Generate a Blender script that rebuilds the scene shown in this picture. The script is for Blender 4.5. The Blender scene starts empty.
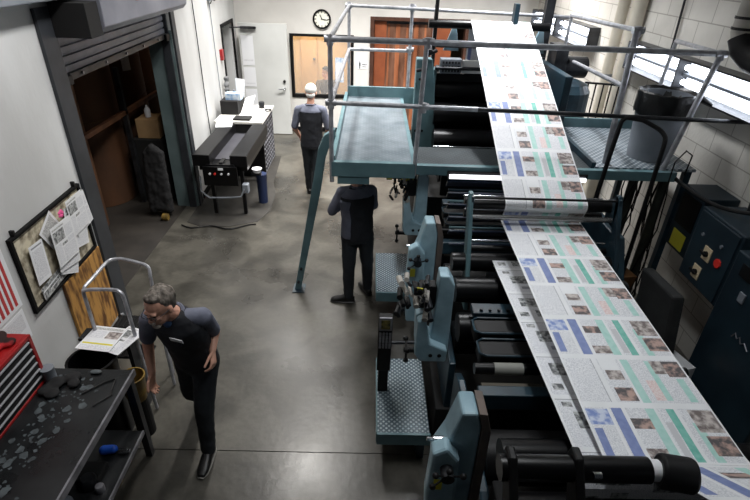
import bpy, bmesh, math, random
from mathutils import Vector as V, Matrix, noise
random.seed(7)
PI = math.pi
COL = bpy.context.scene.collection
def s2l(c):
    c = c/255.0
    return c/12.92 if c <= .04045 else ((c+.055)/1.055)**2.4
def rgb(c): return (s2l(c[0]), s2l(c[1]), s2l(c[2]), 1)

# ------------------------------------------------------------ materials
def mat(name, c1, c2=None, rough=.5, metal=0, scale=4, stretch=(1,1,1), lo=.35, hi=.65, bump=0, bscale=None, detail=4, emit=None, estr=0, rough2=None, spec=.5, alpha=1, trans=0):
    m = bpy.data.materials.new(name); m.use_nodes = True
    nt = m.node_tree; N = nt.nodes; L = nt.links
    b = N['Principled BSDF']
    b.inputs['Base Color'].default_value = rgb(c1); b.inputs['Roughness'].default_value = rough
    b.inputs['Metallic'].default_value = metal; b.inputs['Specular IOR Level'].default_value = spec
    b.inputs['Alpha'].default_value = alpha; b.inputs['Transmission Weight'].default_value = trans
    tc = N.new('ShaderNodeTexCoord'); mp = N.new('ShaderNodeMapping'); L.new(tc.outputs['Object'], mp.inputs['Vector'])
    mp.inputs['Scale'].default_value = stretch
    if c2 is not None:
        nz = N.new('ShaderNodeTexNoise'); nz.inputs['Scale'].default_value = scale; nz.inputs['Detail'].default_value = detail
        L.new(mp.outputs[0], nz.inputs['Vector'])
        r = N.new('ShaderNodeValToRGB'); r.color_ramp.elements[0].position = lo; r.color_ramp.elements[1].position = hi
        r.color_ramp.elements[0].color = rgb(c1); r.color_ramp.elements[1].color = rgb(c2)
        L.new(nz.outputs['Fac'], r.inputs[0]); L.new(r.outputs[0], b.inputs['Base Color'])
        if rough2 is not None:
            q = N.new('ShaderNodeMapRange'); q.inputs[1].default_value = lo; q.inputs[2].default_value = hi
            q.inputs[3].default_value = rough; q.inputs[4].default_value = rough2
            L.new(nz.outputs['Fac'], q.inputs[0]); L.new(q.outputs[0], b.inputs['Roughness'])
    if bump:
        n2 = N.new('ShaderNodeTexNoise'); n2.inputs['Scale'].default_value = bscale or scale*4; n2.inputs['Detail'].default_value = 6
        L.new(mp.outputs[0], n2.inputs['Vector'])
        bp = N.new('ShaderNodeBump'); bp.inputs['Strength'].default_value = bump; bp.inputs['Distance'].default_value = .01
        L.new(n2.outputs['Fac'], bp.inputs['Height']); L.new(bp.outputs[0], b.inputs['Normal'])
    if emit:
        b.inputs['Emission Color'].default_value = rgb(emit); b.inputs['Emission Strength'].default_value = estr
    return m

def tread_mat(name, c1, c2, sc, plane='xy', lug=(235,240,240)):
    """raised diamond tread plate"""
    m = mat(name, c1, c2, rough=.42, metal=.15, scale=6, bump=0)
    nt = m.node_tree; N = nt.nodes; L = nt.links; b = N['Principled BSDF']
    tc = N.new('ShaderNodeTexCoord'); mp = N.new('ShaderNodeMapping'); mp.inputs['Rotation'].default_value = (0,0,PI/4)
    L.new(tc.outputs['Object'], mp.inputs[0])
    ck = N.new('ShaderNodeTexVoronoi'); ck.inputs['Scale'].default_value = sc; ck.inputs['Randomness'].default_value = 0
    L.new(mp.outputs[0], ck.inputs['Vector'])
    r = N.new('ShaderNodeValToRGB'); r.color_ramp.elements[0].position = .22; r.color_ramp.elements[1].position = .4
    r.color_ramp.elements[0].color = (1,1,1,1); r.color_ramp.elements[1].color = (0,0,0,1)
    L.new(ck.outputs['Distance'], r.inputs[0])
    bp = N.new('ShaderNodeBump'); bp.inputs['Strength'].default_value = .8; bp.inputs['Distance'].default_value = .006
    L.new(r.outputs[0], bp.inputs['Height']); L.new(bp.outputs[0], b.inputs['Normal'])
    src = b.inputs['Base Color'].links[0].from_socket
    mx = N.new('ShaderNodeMix'); mx.data_type = 'RGBA'; L.new(r.outputs[0], mx.inputs[0]); L.new(src, mx.inputs[6]); mx.inputs[7].default_value = rgb(lug)
    L.new(mx.outputs[2], b.inputs['Base Color'])
    return m

def text_mat(name, paper, ink, sc=60, amt=.5):
    m = bpy.data.materials.new(name); m.use_nodes = True
    nt = m.node_tree; N = nt.nodes; L = nt.links; b = N['Principled BSDF']; b.inputs['Roughness'].default_value = .7
    tc = N.new('ShaderNodeTexCoord')
    mp = N.new('ShaderNodeMapping'); L.new(tc.outputs['Object'], mp.inputs[0])
    nz = N.new('ShaderNodeTexNoise'); nz.inputs['Scale'].default_value = sc; nz.inputs['Detail'].default_value = 3
    L.new(mp.outputs[0], nz.inputs['Vector'])
    r = N.new('ShaderNodeValToRGB'); r.color_ramp.elements[0].position = amt-.12; r.color_ramp.elements[1].position = amt+.12
    r.color_ramp.elements[0].color = rgb(ink); r.color_ramp.elements[1].color = rgb(paper)
    L.new(nz.outputs['Fac'], r.inputs[0]); L.new(r.outputs[0], b.inputs['Base Color'])
    return m

def wall_block_mat():
    m = mat('painted block wall', (218,215,208), (200,197,190), rough=.65, scale=2.2, bump=.35, bscale=30)
    nt = m.node_tree; N = nt.nodes; L = nt.links; b = N['Principled BSDF']
    tc = N.new('ShaderNodeTexCoord'); sx = N.new('ShaderNodeSeparateXYZ'); cx = N.new('ShaderNodeCombineXYZ')
    L.new(tc.outputs['Object'], sx.inputs[0]); L.new(sx.outputs['Y'], cx.inputs['X']); L.new(sx.outputs['Z'], cx.inputs['Y'])
    br = N.new('ShaderNodeTexBrick'); L.new(cx.outputs[0], br.inputs['Vector'])
    br.inputs['Scale'].default_value = 1; br.inputs['Brick Width'].default_value = .42; br.inputs['Row Height'].default_value = .21
    br.inputs['Mortar Size'].default_value = .006; br.inputs['Mortar Smooth'].default_value = .2
    br.inputs['Color1'].default_value = (1,1,1,1); br.inputs['Color2'].default_value = (.93,.93,.93,1); br.inputs['Mortar'].default_value = (.55,.54,.52,1)
    src = b.inputs['Base Color'].links[0].from_socket
    mx = N.new('ShaderNodeMix'); mx.data_type = 'RGBA'; mx.blend_type = 'MULTIPLY'; mx.inputs[0].default_value = 1
    L.new(src, mx.inputs[6]); L.new(br.outputs['Color'], mx.inputs[7]); L.new(mx.outputs[2], b.inputs['Base Color'])
    return m

def floor_tone():
    m = mat('worn sealed concrete', (60,58,54), (98,95,87), rough=.24, rough2=.42, scale=.9, lo=.34, hi=.68, detail=8, bump=.12, bscale=18)
    nt = m.node_tree; N = nt.nodes; L = nt.links; b = N['Principled BSDF']
    tc = N.new('ShaderNodeTexCoord')
    src = b.inputs['Base Color'].links[0].from_socket
    # dark scuffs and old stains of their own shape
    nz = N.new('ShaderNodeTexNoise'); nz.inputs['Scale'].default_value = 2.3; nz.inputs['Detail'].default_value = 9; nz.inputs['Distortion'].default_value = .8
    L.new(tc.outputs['Object'], nz.inputs['Vector'])
    r = N.new('ShaderNodeValToRGB'); r.color_ramp.elements[0].position = .38; r.color_ramp.elements[1].position = .6
    r.color_ramp.elements[0].color = (.42,.42,.42,1); r.color_ramp.elements[1].color = (1,1,1,1)
    L.new(nz.outputs['Fac'], r.inputs[0])
    mx = N.new('ShaderNodeMix'); mx.data_type = 'RGBA'; mx.blend_type = 'MULTIPLY'; mx.inputs[0].default_value = .8
    L.new(src, mx.inputs[6]); L.new(r.outputs[0], mx.inputs[7])
    n3 = N.new('ShaderNodeTexNoise'); n3.inputs['Scale'].default_value = 22; n3.inputs['Detail'].default_value = 6
    L.new(tc.outputs['Object'], n3.inputs['Vector'])
    r3 = N.new('ShaderNodeValToRGB'); r3.color_ramp.elements[0].position = .3; r3.color_ramp.elements[1].position = .6
    r3.color_ramp.elements[0].color = (.75,.75,.74,1); r3.color_ramp.elements[1].color = (1,1,1,1); L.new(n3.outputs['Fac'], r3.inputs[0])
    m2 = N.new('ShaderNodeMix'); m2.data_type = 'RGBA'; m2.blend_type = 'MULTIPLY'; m2.inputs[0].default_value = .8
    L.new(mx.outputs[2], m2.inputs[6]); L.new(r3.outputs[0], m2.inputs[7]); L.new(m2.outputs[2], b.inputs['Base Color'])
    return m

M = {}
M['floor'] = floor_tone()
M['joint'] = mat('floor joint filler', (40,38,34), rough=.8)
M['plaster'] = mat('white painted plaster', (214,216,217), (190,191,191), rough=.6, scale=1.3, stretch=(1,1,.5), lo=.3, hi=.62, detail=8, bump=.15, bscale=25)
M['backwall'] = mat('white back wall', (220,218,214), (205,203,199), rough=.6, scale=1.5)
M['block'] = wall_block_mat()
M['ceil'] = mat('ceiling paint', (190,190,188), rough=.8)
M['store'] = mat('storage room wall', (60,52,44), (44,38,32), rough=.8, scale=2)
M['skirt'] = mat('black skirting', (12,12,13), rough=.7, spec=.2)
M['teal'] = mat('teal machine enamel', (94,124,130), (76,104,112), rough=.42, scale=5, lo=.4, hi=.7, bump=.05, bscale=40)
M['teallt'] = mat('pale teal machine enamel', (156,186,198), (126,156,170), rough=.38, scale=9, lo=.35, hi=.7, bump=.06, bscale=30)
M['tealdk'] = mat('dark greasy teal enamel', (36,62,74), (20,34,44), rough=.4, scale=6, lo=.3, hi=.7)
M['navy'] = mat('dark blue machine panel', (38,52,78), (28,38,56), rough=.35, scale=5)
M['cab'] = mat('deep blue cabinet enamel', (30,48,58), (22,36,46), rough=.45, scale=3)
M['steel'] = mat('dull galvanised pipe', (186,188,194), (140,142,148), rough=.34, metal=.35, scale=14, lo=.3, hi=.7)
M['chrome'] = mat('bright steel', (205,208,212), rough=.2, metal=1)
M['dsteel'] = mat('dark steel', (58,60,64), (36,37,40), rough=.4, metal=.5, scale=8)
M['black'] = mat('black rubber and grease', (12,12,14), (20,20,21), rough=.5, scale=9, spec=.3)
M['matblack'] = mat('matt black', (16,16,17), rough=.85)
M['gloss'] = mat('gloss black', (10,10,12), rough=.32, spec=.3)
M['frame'] = mat('charcoal door frame', (52,55,60), (40,43,48), rough=.5, scale=5)
M['hood'] = mat('grey steel hood', (126,128,138), (106,108,118), rough=.5, scale=2)
M['shutter'] = mat('ribbed shutter steel', (126,130,142), (100,104,116), rough=.42, metal=.3, scale=3)
M['rail_edge'] = mat('worn light metal', (150,150,156), (110,110,116), rough=.4, metal=.5, scale=9)
M['tread'] = tread_mat('diamond tread plate', (84,100,108), (62,80,90), 34, lug=(170,182,188))
M['treadlt'] = tread_mat('bright tread plate', (116,126,134), (92,104,112), 22, lug=(196,202,206))
M['treaddk'] = tread_mat('dark tread plate', (52,60,64), (40,46,50), 30, lug=(80,84,86))
M['kraft'] = mat('brown kraft paper roll', (96,62,38), (72,46,28), rough=.7, scale=3, stretch=(1,1,.3))
M['card'] = mat('cardboard', (172,140,100), (152,122,86), rough=.8, scale=4)
M['ply'] = mat('yellow plywood with dark knots', (186,138,72), (98,62,28), rough=.6, scale=3.4, stretch=(1,5,1.4), lo=.44, hi=.62, detail=6)
M['paper'] = mat('newsprint', (232,233,236), (224,226,228), rough=.7, scale=6)
M['white'] = mat('white sheet', (232,234,238), rough=.6)
M['text'] = text_mat('body text on newsprint', (232,233,236), (198,200,206), 170, .5)
M['ink'] = text_mat('dense text on newsprint', (214,214,212), (150,150,152), 130, .5)
M['pinktext'] = text_mat('pink tinted text', (228,216,214), (214,184,184), 120, .46)
M['rule'] = mat('grey printed rule', (150,152,158), rough=.7)
M['photo'] = mat('colour news photo', (112,102,100), (198,190,186), rough=.6, scale=30, lo=.4, hi=.62)
M['photob'] = mat('warm news photo', (88,84,86), (184,156,146), rough=.6, scale=26, lo=.42, hi=.6)
M['bw'] = mat('black and white news photo', (88,90,92), (190,192,192), rough=.6, scale=40, lo=.4, hi=.62)
M['pteal'] = mat('printed teal column', (104,178,164), (130,192,180), rough=.65, scale=30)
M['plteal'] = mat('printed pale teal column', (164,208,200), (182,216,210), rough=.65, scale=30)
M['pblue'] = mat('printed blue column', (116,130,178), (130,144,188), rough=.65, scale=30)
M['pblueimg'] = mat('printed blue picture', (122,142,196), (200,208,226), rough=.65, scale=30, lo=.4, hi=.6)
M['pgrey'] = mat('printed grey tint', (196,196,200), rough=.65)
M['cork'] = mat('cork covered in clippings', (206,198,176), (120,110,92), rough=.8, scale=16, lo=.4, hi=.66)
M['pink'] = mat('pink note', (238,96,158), rough=.6)
M['red'] = mat('red enamel', (168,28,30), (140,18,22), rough=.35, scale=6)
M['redp'] = mat('printed red stripe', (190,60,62), rough=.6)
M['drawer'] = mat('black drawer front', (20,21,24), rough=.4)
M['alum'] = mat('aluminium drawer lip', (190,192,198), rough=.35, metal=.5)
M['bench'] = mat('scuffed steel bench top', (26,28,30), (46,48,50), rough=.26, rough2=.45, metal=.3, scale=3, lo=.4, hi=.7, detail=8)
M['spill'] = mat('flaking grey paint residue', (84,92,96), (56,62,66), rough=.6, scale=20)
M['rag'] = mat('black cloth', (20,20,22), (30,30,32), rough=.9, scale=12)
M['redrag'] = mat('red cloth with black', (180,28,36), (40,14,16), rough=.85, scale=9, lo=.45, hi=.55)
M['yellow'] = mat('dirty yellow plastic', (140,112,44), (84,68,34), rough=.5, scale=8)
M['ylabel'] = mat('yellow label', (214,206,60), rough=.5)
M['redlabel'] = mat('red tag', (224,52,44), rough=.5)
M['bluep'] = mat('blue plastic', (30,84,190), rough=.4)
M['bluedk'] = mat('dark blue plastic', (34,48,84), rough=.5)
M['blueprint'] = mat('blue printed carton', (110,158,206), (220,230,240), rough=.6, scale=14)
M['bag'] = mat('black bin liner', (16,16,18), rough=.3, bump=.9, bscale=16)
M['bin'] = mat('grey plastic bin', (128,134,142), (112,118,126), rough=.5, scale=4)
M['duct'] = mat('pipe lagging', (176,172,164), (150,146,140), rough=.7, scale=5)
M['conduit'] = mat('cream painted pipe', (206,200,186), (188,182,168), rough=.5, scale=5)
M['tube'] = mat('fluorescent tube', (255,255,255), emit=(240,246,255), estr=6.0)
M['reflector'] = mat('white fixture reflector', (240,242,245), rough=.4, emit=(232,240,255), estr=.9)
M['tube2'] = mat('inspection lamp tube', (255,255,255), emit=(250,248,255), estr=2.0)
M['face'] = mat('clock face', (238,238,226), rough=.5)
M['office'] = mat('warm office wall', (226,196,150), (216,184,138), rough=.7, scale=2)
M['orange'] = mat('orange painted board', (140,74,40), (116,58,30), rough=.6, scale=3)
M['strip'] = mat('brown translucent strip', (132,96,78), (84,54,40), rough=.3, scale=5, stretch=(1,1,.3))
M['stripb'] = mat('amber translucent strip', (176,112,78), (120,70,46), rough=.3, scale=5, stretch=(1,1,.3))
M['door'] = mat('off white door paint', (206,208,206), (196,198,196), rough=.45, scale=2)
M['glass'] = mat('window glass', (255,255,255), rough=.02, alpha=.12, spec=.5)
M['skin'] = mat('skin', (216,166,144), (200,146,124), rough=.55, scale=9)
M['hairgrey'] = mat('grey hair', (128,120,112), (70,64,58), rough=.7, scale=40, stretch=(1,1,.4), bump=.8, bscale=60)
M['hairdk'] = mat('dark hair', (44,38,34), (30,26,24), rough=.7, scale=40, bump=.6, bscale=60)
M['whitecap'] = mat('white knit cap', (236,236,232), rough=.8, bump=.3, bscale=60)
M['shirt'] = mat('black work shirt', (24,26,32), (32,34,42), rough=.85, scale=7, bump=.35, bscale=9)
M['shirtg'] = mat('grey blue shirt panels', (108,112,128), (88,92,108), rough=.85, scale=8, bump=.35, bscale=11)
M['trouser'] = mat('dark work trousers', (26,30,36), (34,40,46), rough=.85, scale=5, bump=.45, bscale=8)
M['shoe'] = mat('black shoe', (14,14,15), rough=.4)
M['sole'] = mat('pale shoe sole', (130,128,122), rough=.7)
M['bluecollar'] = mat('blue undershirt', (56,84,124), rough=.8)
M['grass'] = None

# ------------------------------------------------------------ mesh building
class MB:
    def __init__(s): s.v = []; s.f = []; s.mi = []
    def add(s, vs, fs, m=0):
        o = len(s.v); s.v += [V(p) for p in vs]; s.f += [tuple(i+o for i in f) for f in fs]; s.mi += [m]*len(fs); return s
    def box(s, x0, x1, y0, y1, z0, z1, m=0):
        return s.add([(x0,y0,z0),(x1,y0,z0),(x1,y1,z0),(x0,y1,z0),(x0,y0,z1),(x1,y0,z1),(x1,y1,z1),(x0,y1,z1)],
            [(0,3,2,1),(4,5,6,7),(0,1,5,4),(1,2,6,5),(2,3,7,6),(3,0,4,7)], m)
    def obox(s, c, sx, sy, sz, rot=(0,0,0), m=0):
        R = Matrix.Rotation(rot[2],3,'Z') @ Matrix.Rotation(rot[1],3,'Y') @ Matrix.Rotation(rot[0],3,'X')
        c = V(c); vs = [c + R @ V((a*sx/2, b*sy/2, d*sz/2)) for d in (-1,1) for a,b in ((-1,-1),(1,-1),(1,1),(-1,1))]
        return s.add(vs, [(0,3,2,1),(4,5,6,7),(0,1,5,4),(1,2,6,5),(2,3,7,6),(3,0,4,7)], m)
    def ring(s, c, a, b, r0, r1, n): return [c + a*(r0*math.cos(2*PI*i/n)) + b*(r1*math.sin(2*PI*i/n)) for i in range(n)]
    def cyl(s, p0, p1, r0, r1=None, n=16, m=0, caps=True):
        p0 = V(p0); p1 = V(p1); r1 = r0 if r1 is None else r1
        d = (p1-p0).normalized(); a = d.orthogonal().normalized(); b = d.cross(a)
        vs = s.ring(p0,a,b,r0,r0,n) + s.ring(p1,a,b,r1,r1,n)
        fs = [(i,(i+1)%n,n+(i+1)%n,n+i) for i in range(n)]
        if caps: fs += [tuple(range(n-1,-1,-1)), tuple(range(n,2*n))]
        return s.add(vs, fs, m)
    def tube(s, pts, r, n=10, m=0, closed=False):
        pts = [V(p) for p in pts]; k = len(pts); rings = []
        a = None
        for i,p in enumerate(pts):
            d = ((pts[(i+1)%k] if closed or i<k-1 else p) - (pts[i-1] if closed or i>0 else p)).normalized()
            if a is None: a = d.orthogonal().normalized()
            a = (a - d*a.dot(d)).normalized(); b = d.cross(a)
            rings += s.ring(p,a,b,r,r,n)
        fs = []
        for j in range(k if closed else k-1):
            q = ((j+1)%k)*n
            fs += [(j*n+i, j*n+(i+1)%n, q+(i+1)%n, q+i) for i in range(n)]
        if not closed: fs += [tuple(range(n-1,-1,-1)), tuple(range((k-1)*n,k*n))]
        return s.add(rings, fs, m)
    def ell(s, c, r, n=14, k=9, m=0, R=None):
        c = V(c); r = (r,r,r) if isinstance(r,(int,float)) else r; vs = []; R = R or Matrix.Identity(3)
        for j in range(1,k):
            t = PI*j/k
            for i in range(n):
                u = 2*PI*i/n; vs.append(c + R @ V((r[0]*math.sin(t)*math.cos(u), r[1]*math.sin(t)*math.sin(u), r[2]*math.cos(t))))
        vs += [c + R @ V((0,0,r[2])), c - R @ V((0,0,r[2]))]; T = len(vs)-2; B = T+1; fs = []
        for j in range(k-2):
            fs += [(j*n+i, (j+1)*n+i, (j+1)*n+(i+1)%n, j*n+(i+1)%n) for i in range(n)]
        fs += [(T, i, (i+1)%n) for i in range(n)] + [(B, (k-2)*n+(i+1)%n, (k-2)*n+i) for i in range(n)]
        return s.add(vs, fs, m)
    def prism(s, poly, ax, a0, a1, m=0):
        """poly in the plane across axis ax: x->(y,z) y->(x,z) z->(x,y)"""
        def P(p,a): return {'x':(a,p[0],p[1]),'y':(p[0],a,p[1]),'z':(p[0],p[1],a)}[ax]
        n = len(poly); vs = [P(p,a0) for p in poly]+[P(p,a1) for p in poly]
        fs = [(i,(i+1)%n,n+(i+1)%n,n+i) for i in range(n)] + [tuple(range(n-1,-1,-1)), tuple(range(n,2*n))]
        return s.add(vs, fs, m)
    def quad(s, a, b, c, d, m=0): return s.add([a,b,c,d], [(0,1,2,3)], m)
    def lathe(s, c, prof, n=24, m=0, sx=1, sy=1):
        c = V(c); vs = []
        for r,z in prof: vs += [c+V((r*sx*math.cos(2*PI*i/n), r*sy*math.sin(2*PI*i/n), z)) for i in range(n)]
        fs = []
        for j in range(len(prof)-1): fs += [(j*n+i, j*n+(i+1)%n, (j+1)*n+(i+1)%n, (j+1)*n+i) for i in range(n)]
        fs += [tuple(range(n-1,-1,-1))]
        if prof[-1][0] > 1e-4: fs += [tuple(range((len(prof)-1)*n, len(prof)*n))]
        return s.add(vs, fs, m)
    def loft(s, secs, n=18, m=0):
        """secs: (centre, a axis, b axis, ra, rb)"""
        vs = []
        for c,a,b,ra,rb in secs: vs += s.ring(V(c),a,b,ra,rb,n)
        k = len(secs)
        fs = [(j*n+i, j*n+(i+1)%n, (j+1)*n+(i+1)%n, (j+1)*n+i) for j in range(k-1) for i in range(n)]
        fs += [tuple(range(n-1,-1,-1)), tuple(range((k-1)*n,k*n))]
        return s.add(vs, fs, m)
    def cap(s, p0, p1, r0, r1, m=0):
        s.cyl(p0,p1,r0,r1,12,m); s.ell(p0,r0,12,8,m); s.ell(p1,r1,12,8,m); return s

ORG = {}
def curve(pts, n=5):
    pts = [V(p) for p in pts]; out = []
    for i in range(len(pts)-1):
        a = pts[max(i-1,0)]; b = pts[i]; c = pts[i+1]; d = pts[min(i+2,len(pts)-1)]
        k = min(1.0,(c-b).length/max((b-a).length,1e-6)) if i else 1; q = min(1.0,(c-b).length/max((d-c).length,1e-6)) if i < len(pts)-2 else 1
        m0 = (c-a)*.5*k; m1 = (d-b)*.5*q
        for j in range(n):
            t = j/n; out.append(b*(2*t**3-3*t*t+1)+m0*(t**3-2*t*t+t)+c*(-2*t**3+3*t*t)+m1*(t**3-t*t))
    return out+[pts[-1]]
def obj(name, mb, mats, parent=None, bevel=0, smooth=False, label=None, remesh=0, solid=0, disp=0):
    me = bpy.data.meshes.new(name); org = ORG[parent.name] if parent else V((0,0,0))
    me.from_pydata([tuple(v-org) for v in mb.v], [], mb.f)
    for m in (mats if isinstance(mats,(list,tuple)) else [mats]): me.materials.append(M[m] if isinstance(m,str) else m)
    me.polygons.foreach_set('material_index', mb.mi)
    me.update()
    bm = bmesh.new(); bm.from_mesh(me); bmesh.ops.recalc_face_normals(bm, faces=bm.faces)
    bm.to_mesh(me); bm.free()
    o = bpy.data.objects.new(name, me); COL.objects.link(o)
    if parent: o.parent = parent
    ORG[o.name] = org
    if remesh:
        q = o.modifiers.new('remesh','REMESH'); q.mode = 'VOXEL'; q.voxel_size = remesh; q.use_smooth_shade = True
        q = o.modifiers.new('smooth','SMOOTH'); q.factor = .5; q.iterations = 5
        if disp:
            t = bpy.data.textures.new('folds','CLOUDS'); t.noise_scale = .09
            d = o.modifiers.new('folds','DISPLACE'); d.texture = t; d.strength = disp; d.mid_level = .5
    if bevel:
        q = o.modifiers.new('bevel','BEVEL'); q.width = bevel; q.segments = 2; q.limit_method = 'ANGLE'; q.angle_limit = .7
    if solid:
        q = o.modifiers.new('thickness','SOLIDIFY'); q.thickness = solid; q.offset = 0
    if smooth: 
        for p in me.polygons: p.use_smooth = True
        try: me.set_sharp_from_angle(angle=.7)
        except Exception: pass
    if label: o['label'] = label
    return o
def thing(name, label, cat, loc, group=None):
    o = bpy.data.objects.new(name, None); COL.objects.link(o); o.location = loc; o.empty_display_size = .1
    ORG[o.name] = V(loc); o['label'] = label; o['category'] = cat
    if group: o['group'] = group
    return o
def single(name, mb, mats, label, cat, group=None, kind=None, **k):
    n = len(mb.v); xs = [v.x for v in mb.v]; ys = [v.y for v in mb.v]; zs = [v.z for v in mb.v]
    c = V(((min(xs)+max(xs))/2, (min(ys)+max(ys))/2, min(zs)))
    mb.v = [v-c for v in mb.v]
    o = obj(name, mb, mats, None, **k); o.location = c; ORG[o.name] = c
    o['label'] = label; o['category'] = cat
    if group: o['group'] = group
    if kind: o['kind'] = kind
    return o
def struct(name, mb, mats, parent=None, **k):
    o = obj(name, mb, mats, parent, **k)
    if not parent: o['kind'] = 'structure'
    return o
def dup(root, loc, label, group=None):
    r = root.copy(); COL.objects.link(r); r.location = loc; r['label'] = label
    if group: r['group'] = group
    for ch in list(root.children):
        c = ch.copy(); COL.objects.link(c); c.parent = r
        for g in list(ch.children):
            d = g.copy(); COL.objects.link(d); d.parent = c
    ORG[r.name] = V(loc)
    return r

# ------------------------------------------------------------ the room
def wx(y, off=0): return -2.33 - .04*y + off      # left wall plane leans off the press axis by two degrees
def wbox(mb, y0, y1, z0, z1, o0, o1, m=0):
    P = [(wx(y0,o0),y0),(wx(y0,o1),y0),(wx(y1,o1),y1),(wx(y1,o0),y1)]
    return mb.prism(P, 'z', z0, z1, m)
CEIL = 4.7; BY = 10.95; RX = 3.25
mb = MB(); mb.box(-7,4,-2.5,2.6,-.1,0); mb.box(-7,4,2.608,15,-.1,0); mb.box(-7,4,2.6,2.608,-.1,-.006,1)
struct('floor', mb, ['floor','joint'])
struct('ceiling', MB().box(-7,4,-2.5,15,CEIL,CEIL+.1), 'ceil')
mb = MB(); T = -.32
wbox(mb,-2.5,4.22,0,CEIL,T,0); wbox(mb,4.22,7.0,2.78,CEIL,T,0); wbox(mb,7.0,9.7,0,CEIL,T,0)
wbox(mb,9.7,10.62,2.22,CEIL,T,0); wbox(mb,10.62,BY+.1,0,CEIL,T,0)
struct('wall_left', mb, 'plaster')
mb = MB(); y0, y1 = BY, BY+.2
mb.box(-3.2,-1.70,y0,y1,0,CEIL); mb.box(-1.70,-.39,y0,y1,0,.74); mb.box(-1.70,-.39,y0,y1,2.01,CEIL)
mb.box(-.39,-.02,y0,y1,0,CEIL); mb.box(-.02,1.88,y0,y1,2.33,CEIL); mb.box(1.88,4,y0,y1,0,CEIL)
struct('wall_back', mb, 'backwall')
struct('wall_right', MB().box(RX,RX+.2,-2.5,BY,0,CEIL), 'block')
mb = MB(); wbox(mb,7.25,9.62,0,.1,0,.012); mb.box(-2.7,-.1,BY-.012,BY,0,.1)
struct('baseboard_back', mb, 'skirt')
# storage room behind the roller door and the dark passage behind the far door
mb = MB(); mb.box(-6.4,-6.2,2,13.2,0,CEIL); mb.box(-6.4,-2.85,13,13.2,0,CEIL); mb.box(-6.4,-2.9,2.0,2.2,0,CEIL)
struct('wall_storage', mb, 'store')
struct('floor_storage', MB().box(-6.2,-2.8,2.2,13,.0,.004), mat('dirty dark floor',(48,44,40),(34,31,28),rough=.6,scale=3))  # darker tone than the press room floor

# roller doorway: frame, shutter, hood
fr = MB(); wbox(fr,4.0,4.22,0,3.0,0,.03); wbox(fr,4.19,4.22,0,2.78,-.32,0); wbox(fr,7.0,7.14,0,2.78,0,.03)
struct('trim_1', fr, 'frame', bevel=.004)
mb = MB(); wbox(mb,6.985,7.0,0,2.5,-.32,.0); struct('trim_2', mb, mat('teal painted reveal',(104,120,122),(88,104,106),rough=.5,scale=3))
sh = thing('roller_shutter', 'grey ribbed roller shutter pulled up in the doorway of the left wall', 'roller door', (wx(5.6),5.6,2.43))
mb = MB(); k = 0; z = 2.47
while z < 3.0:
    wbox(mb,4.24,6.98,z,z+.055,-.10,-.07); wbox(mb,4.24,6.98,z+.055,z+.075,-.10,-.085); z += .075
obj('curtain', mb, 'shutter', sh, bevel=.006)
mb = MB(); wbox(mb,4.24,6.98,2.41,2.47,-.125,-.045); obj('bottom_bar', mb, 'dsteel', sh, bevel=.006)
for i in range(5): mb = MB(); mb.cyl((wx(4.6+.5*i,-.045),4.6+.5*i,2.44),(wx(4.6+.5*i,-.03),4.6+.5*i,2.44),.014,n=8); obj('bolt', mb, 'rail_edge', sh)
for yy in (4.3, 6.9):
    mb = MB(); wbox(mb,yy-.07,yy+.07,2.39,2.47,-.045,-.01); obj('latch', mb, 'black', sh, bevel=.01)
for yy in (4.225, 6.975):
    mb = MB(); wbox(mb,yy-.02,yy+.02,.0,2.78,-.13,-.03); obj('guide_rail', mb, 'frame', sh)
hd = thing('shutter_hood', 'long grey shutter hood box with a black end plate above the roller doorway', 'hood', (wx(5.6),5.6,2.79))
mb = MB()
prof = [(.01,2.79),(.28,2.79),(.33,2.84),(.34,3.25),(.01,3.25)]
def wprof(mb, prof, y0, y1, m=0):
    n = len(prof); vs = [(wx(y0,o),y0,z) for o,z in prof]+[(wx(y1,o),y1,z) for o,z in prof]
    mb.add(vs, [(i,(i+1)%n,n+(i+1)%n,n+i) for i in range(n)]+[tuple(range(n)),tuple(range(n,2*n))], m)
wprof(mb, prof, 4.42, 6.75); obj('hood_body', mb, 'hood', hd, bevel=.008)
mb = MB(); wprof(mb, [(.03,2.78),(.31,2.78),(.31,3.03),(.03,3.03)], 4.19, 4.41); obj('end_plate', mb, 'matblack', hd, bevel=.004)
mb = MB(); a = [(5.16,2.985),(5.24,3.0),(5.30,3.06),(5.24,3.08),(5.2,3.02),(5.14,3.02)]
mb.add([(wx(y,.345),y,z) for y,z in a], [tuple(range(6))]); obj('red_mark', mb, 'redlabel', hd, solid=.004, label='small red painted mark')
mb = MB(); wprof(mb, [(.03,3.04),(.20,3.06),(.20,3.4),(.03,3.4)], 1.5, 4.38)
single('overhead_duct', mb, 'bin', 'pale grey duct running along the top of the left wall before the shutter', 'duct', bevel=.01)

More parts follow.
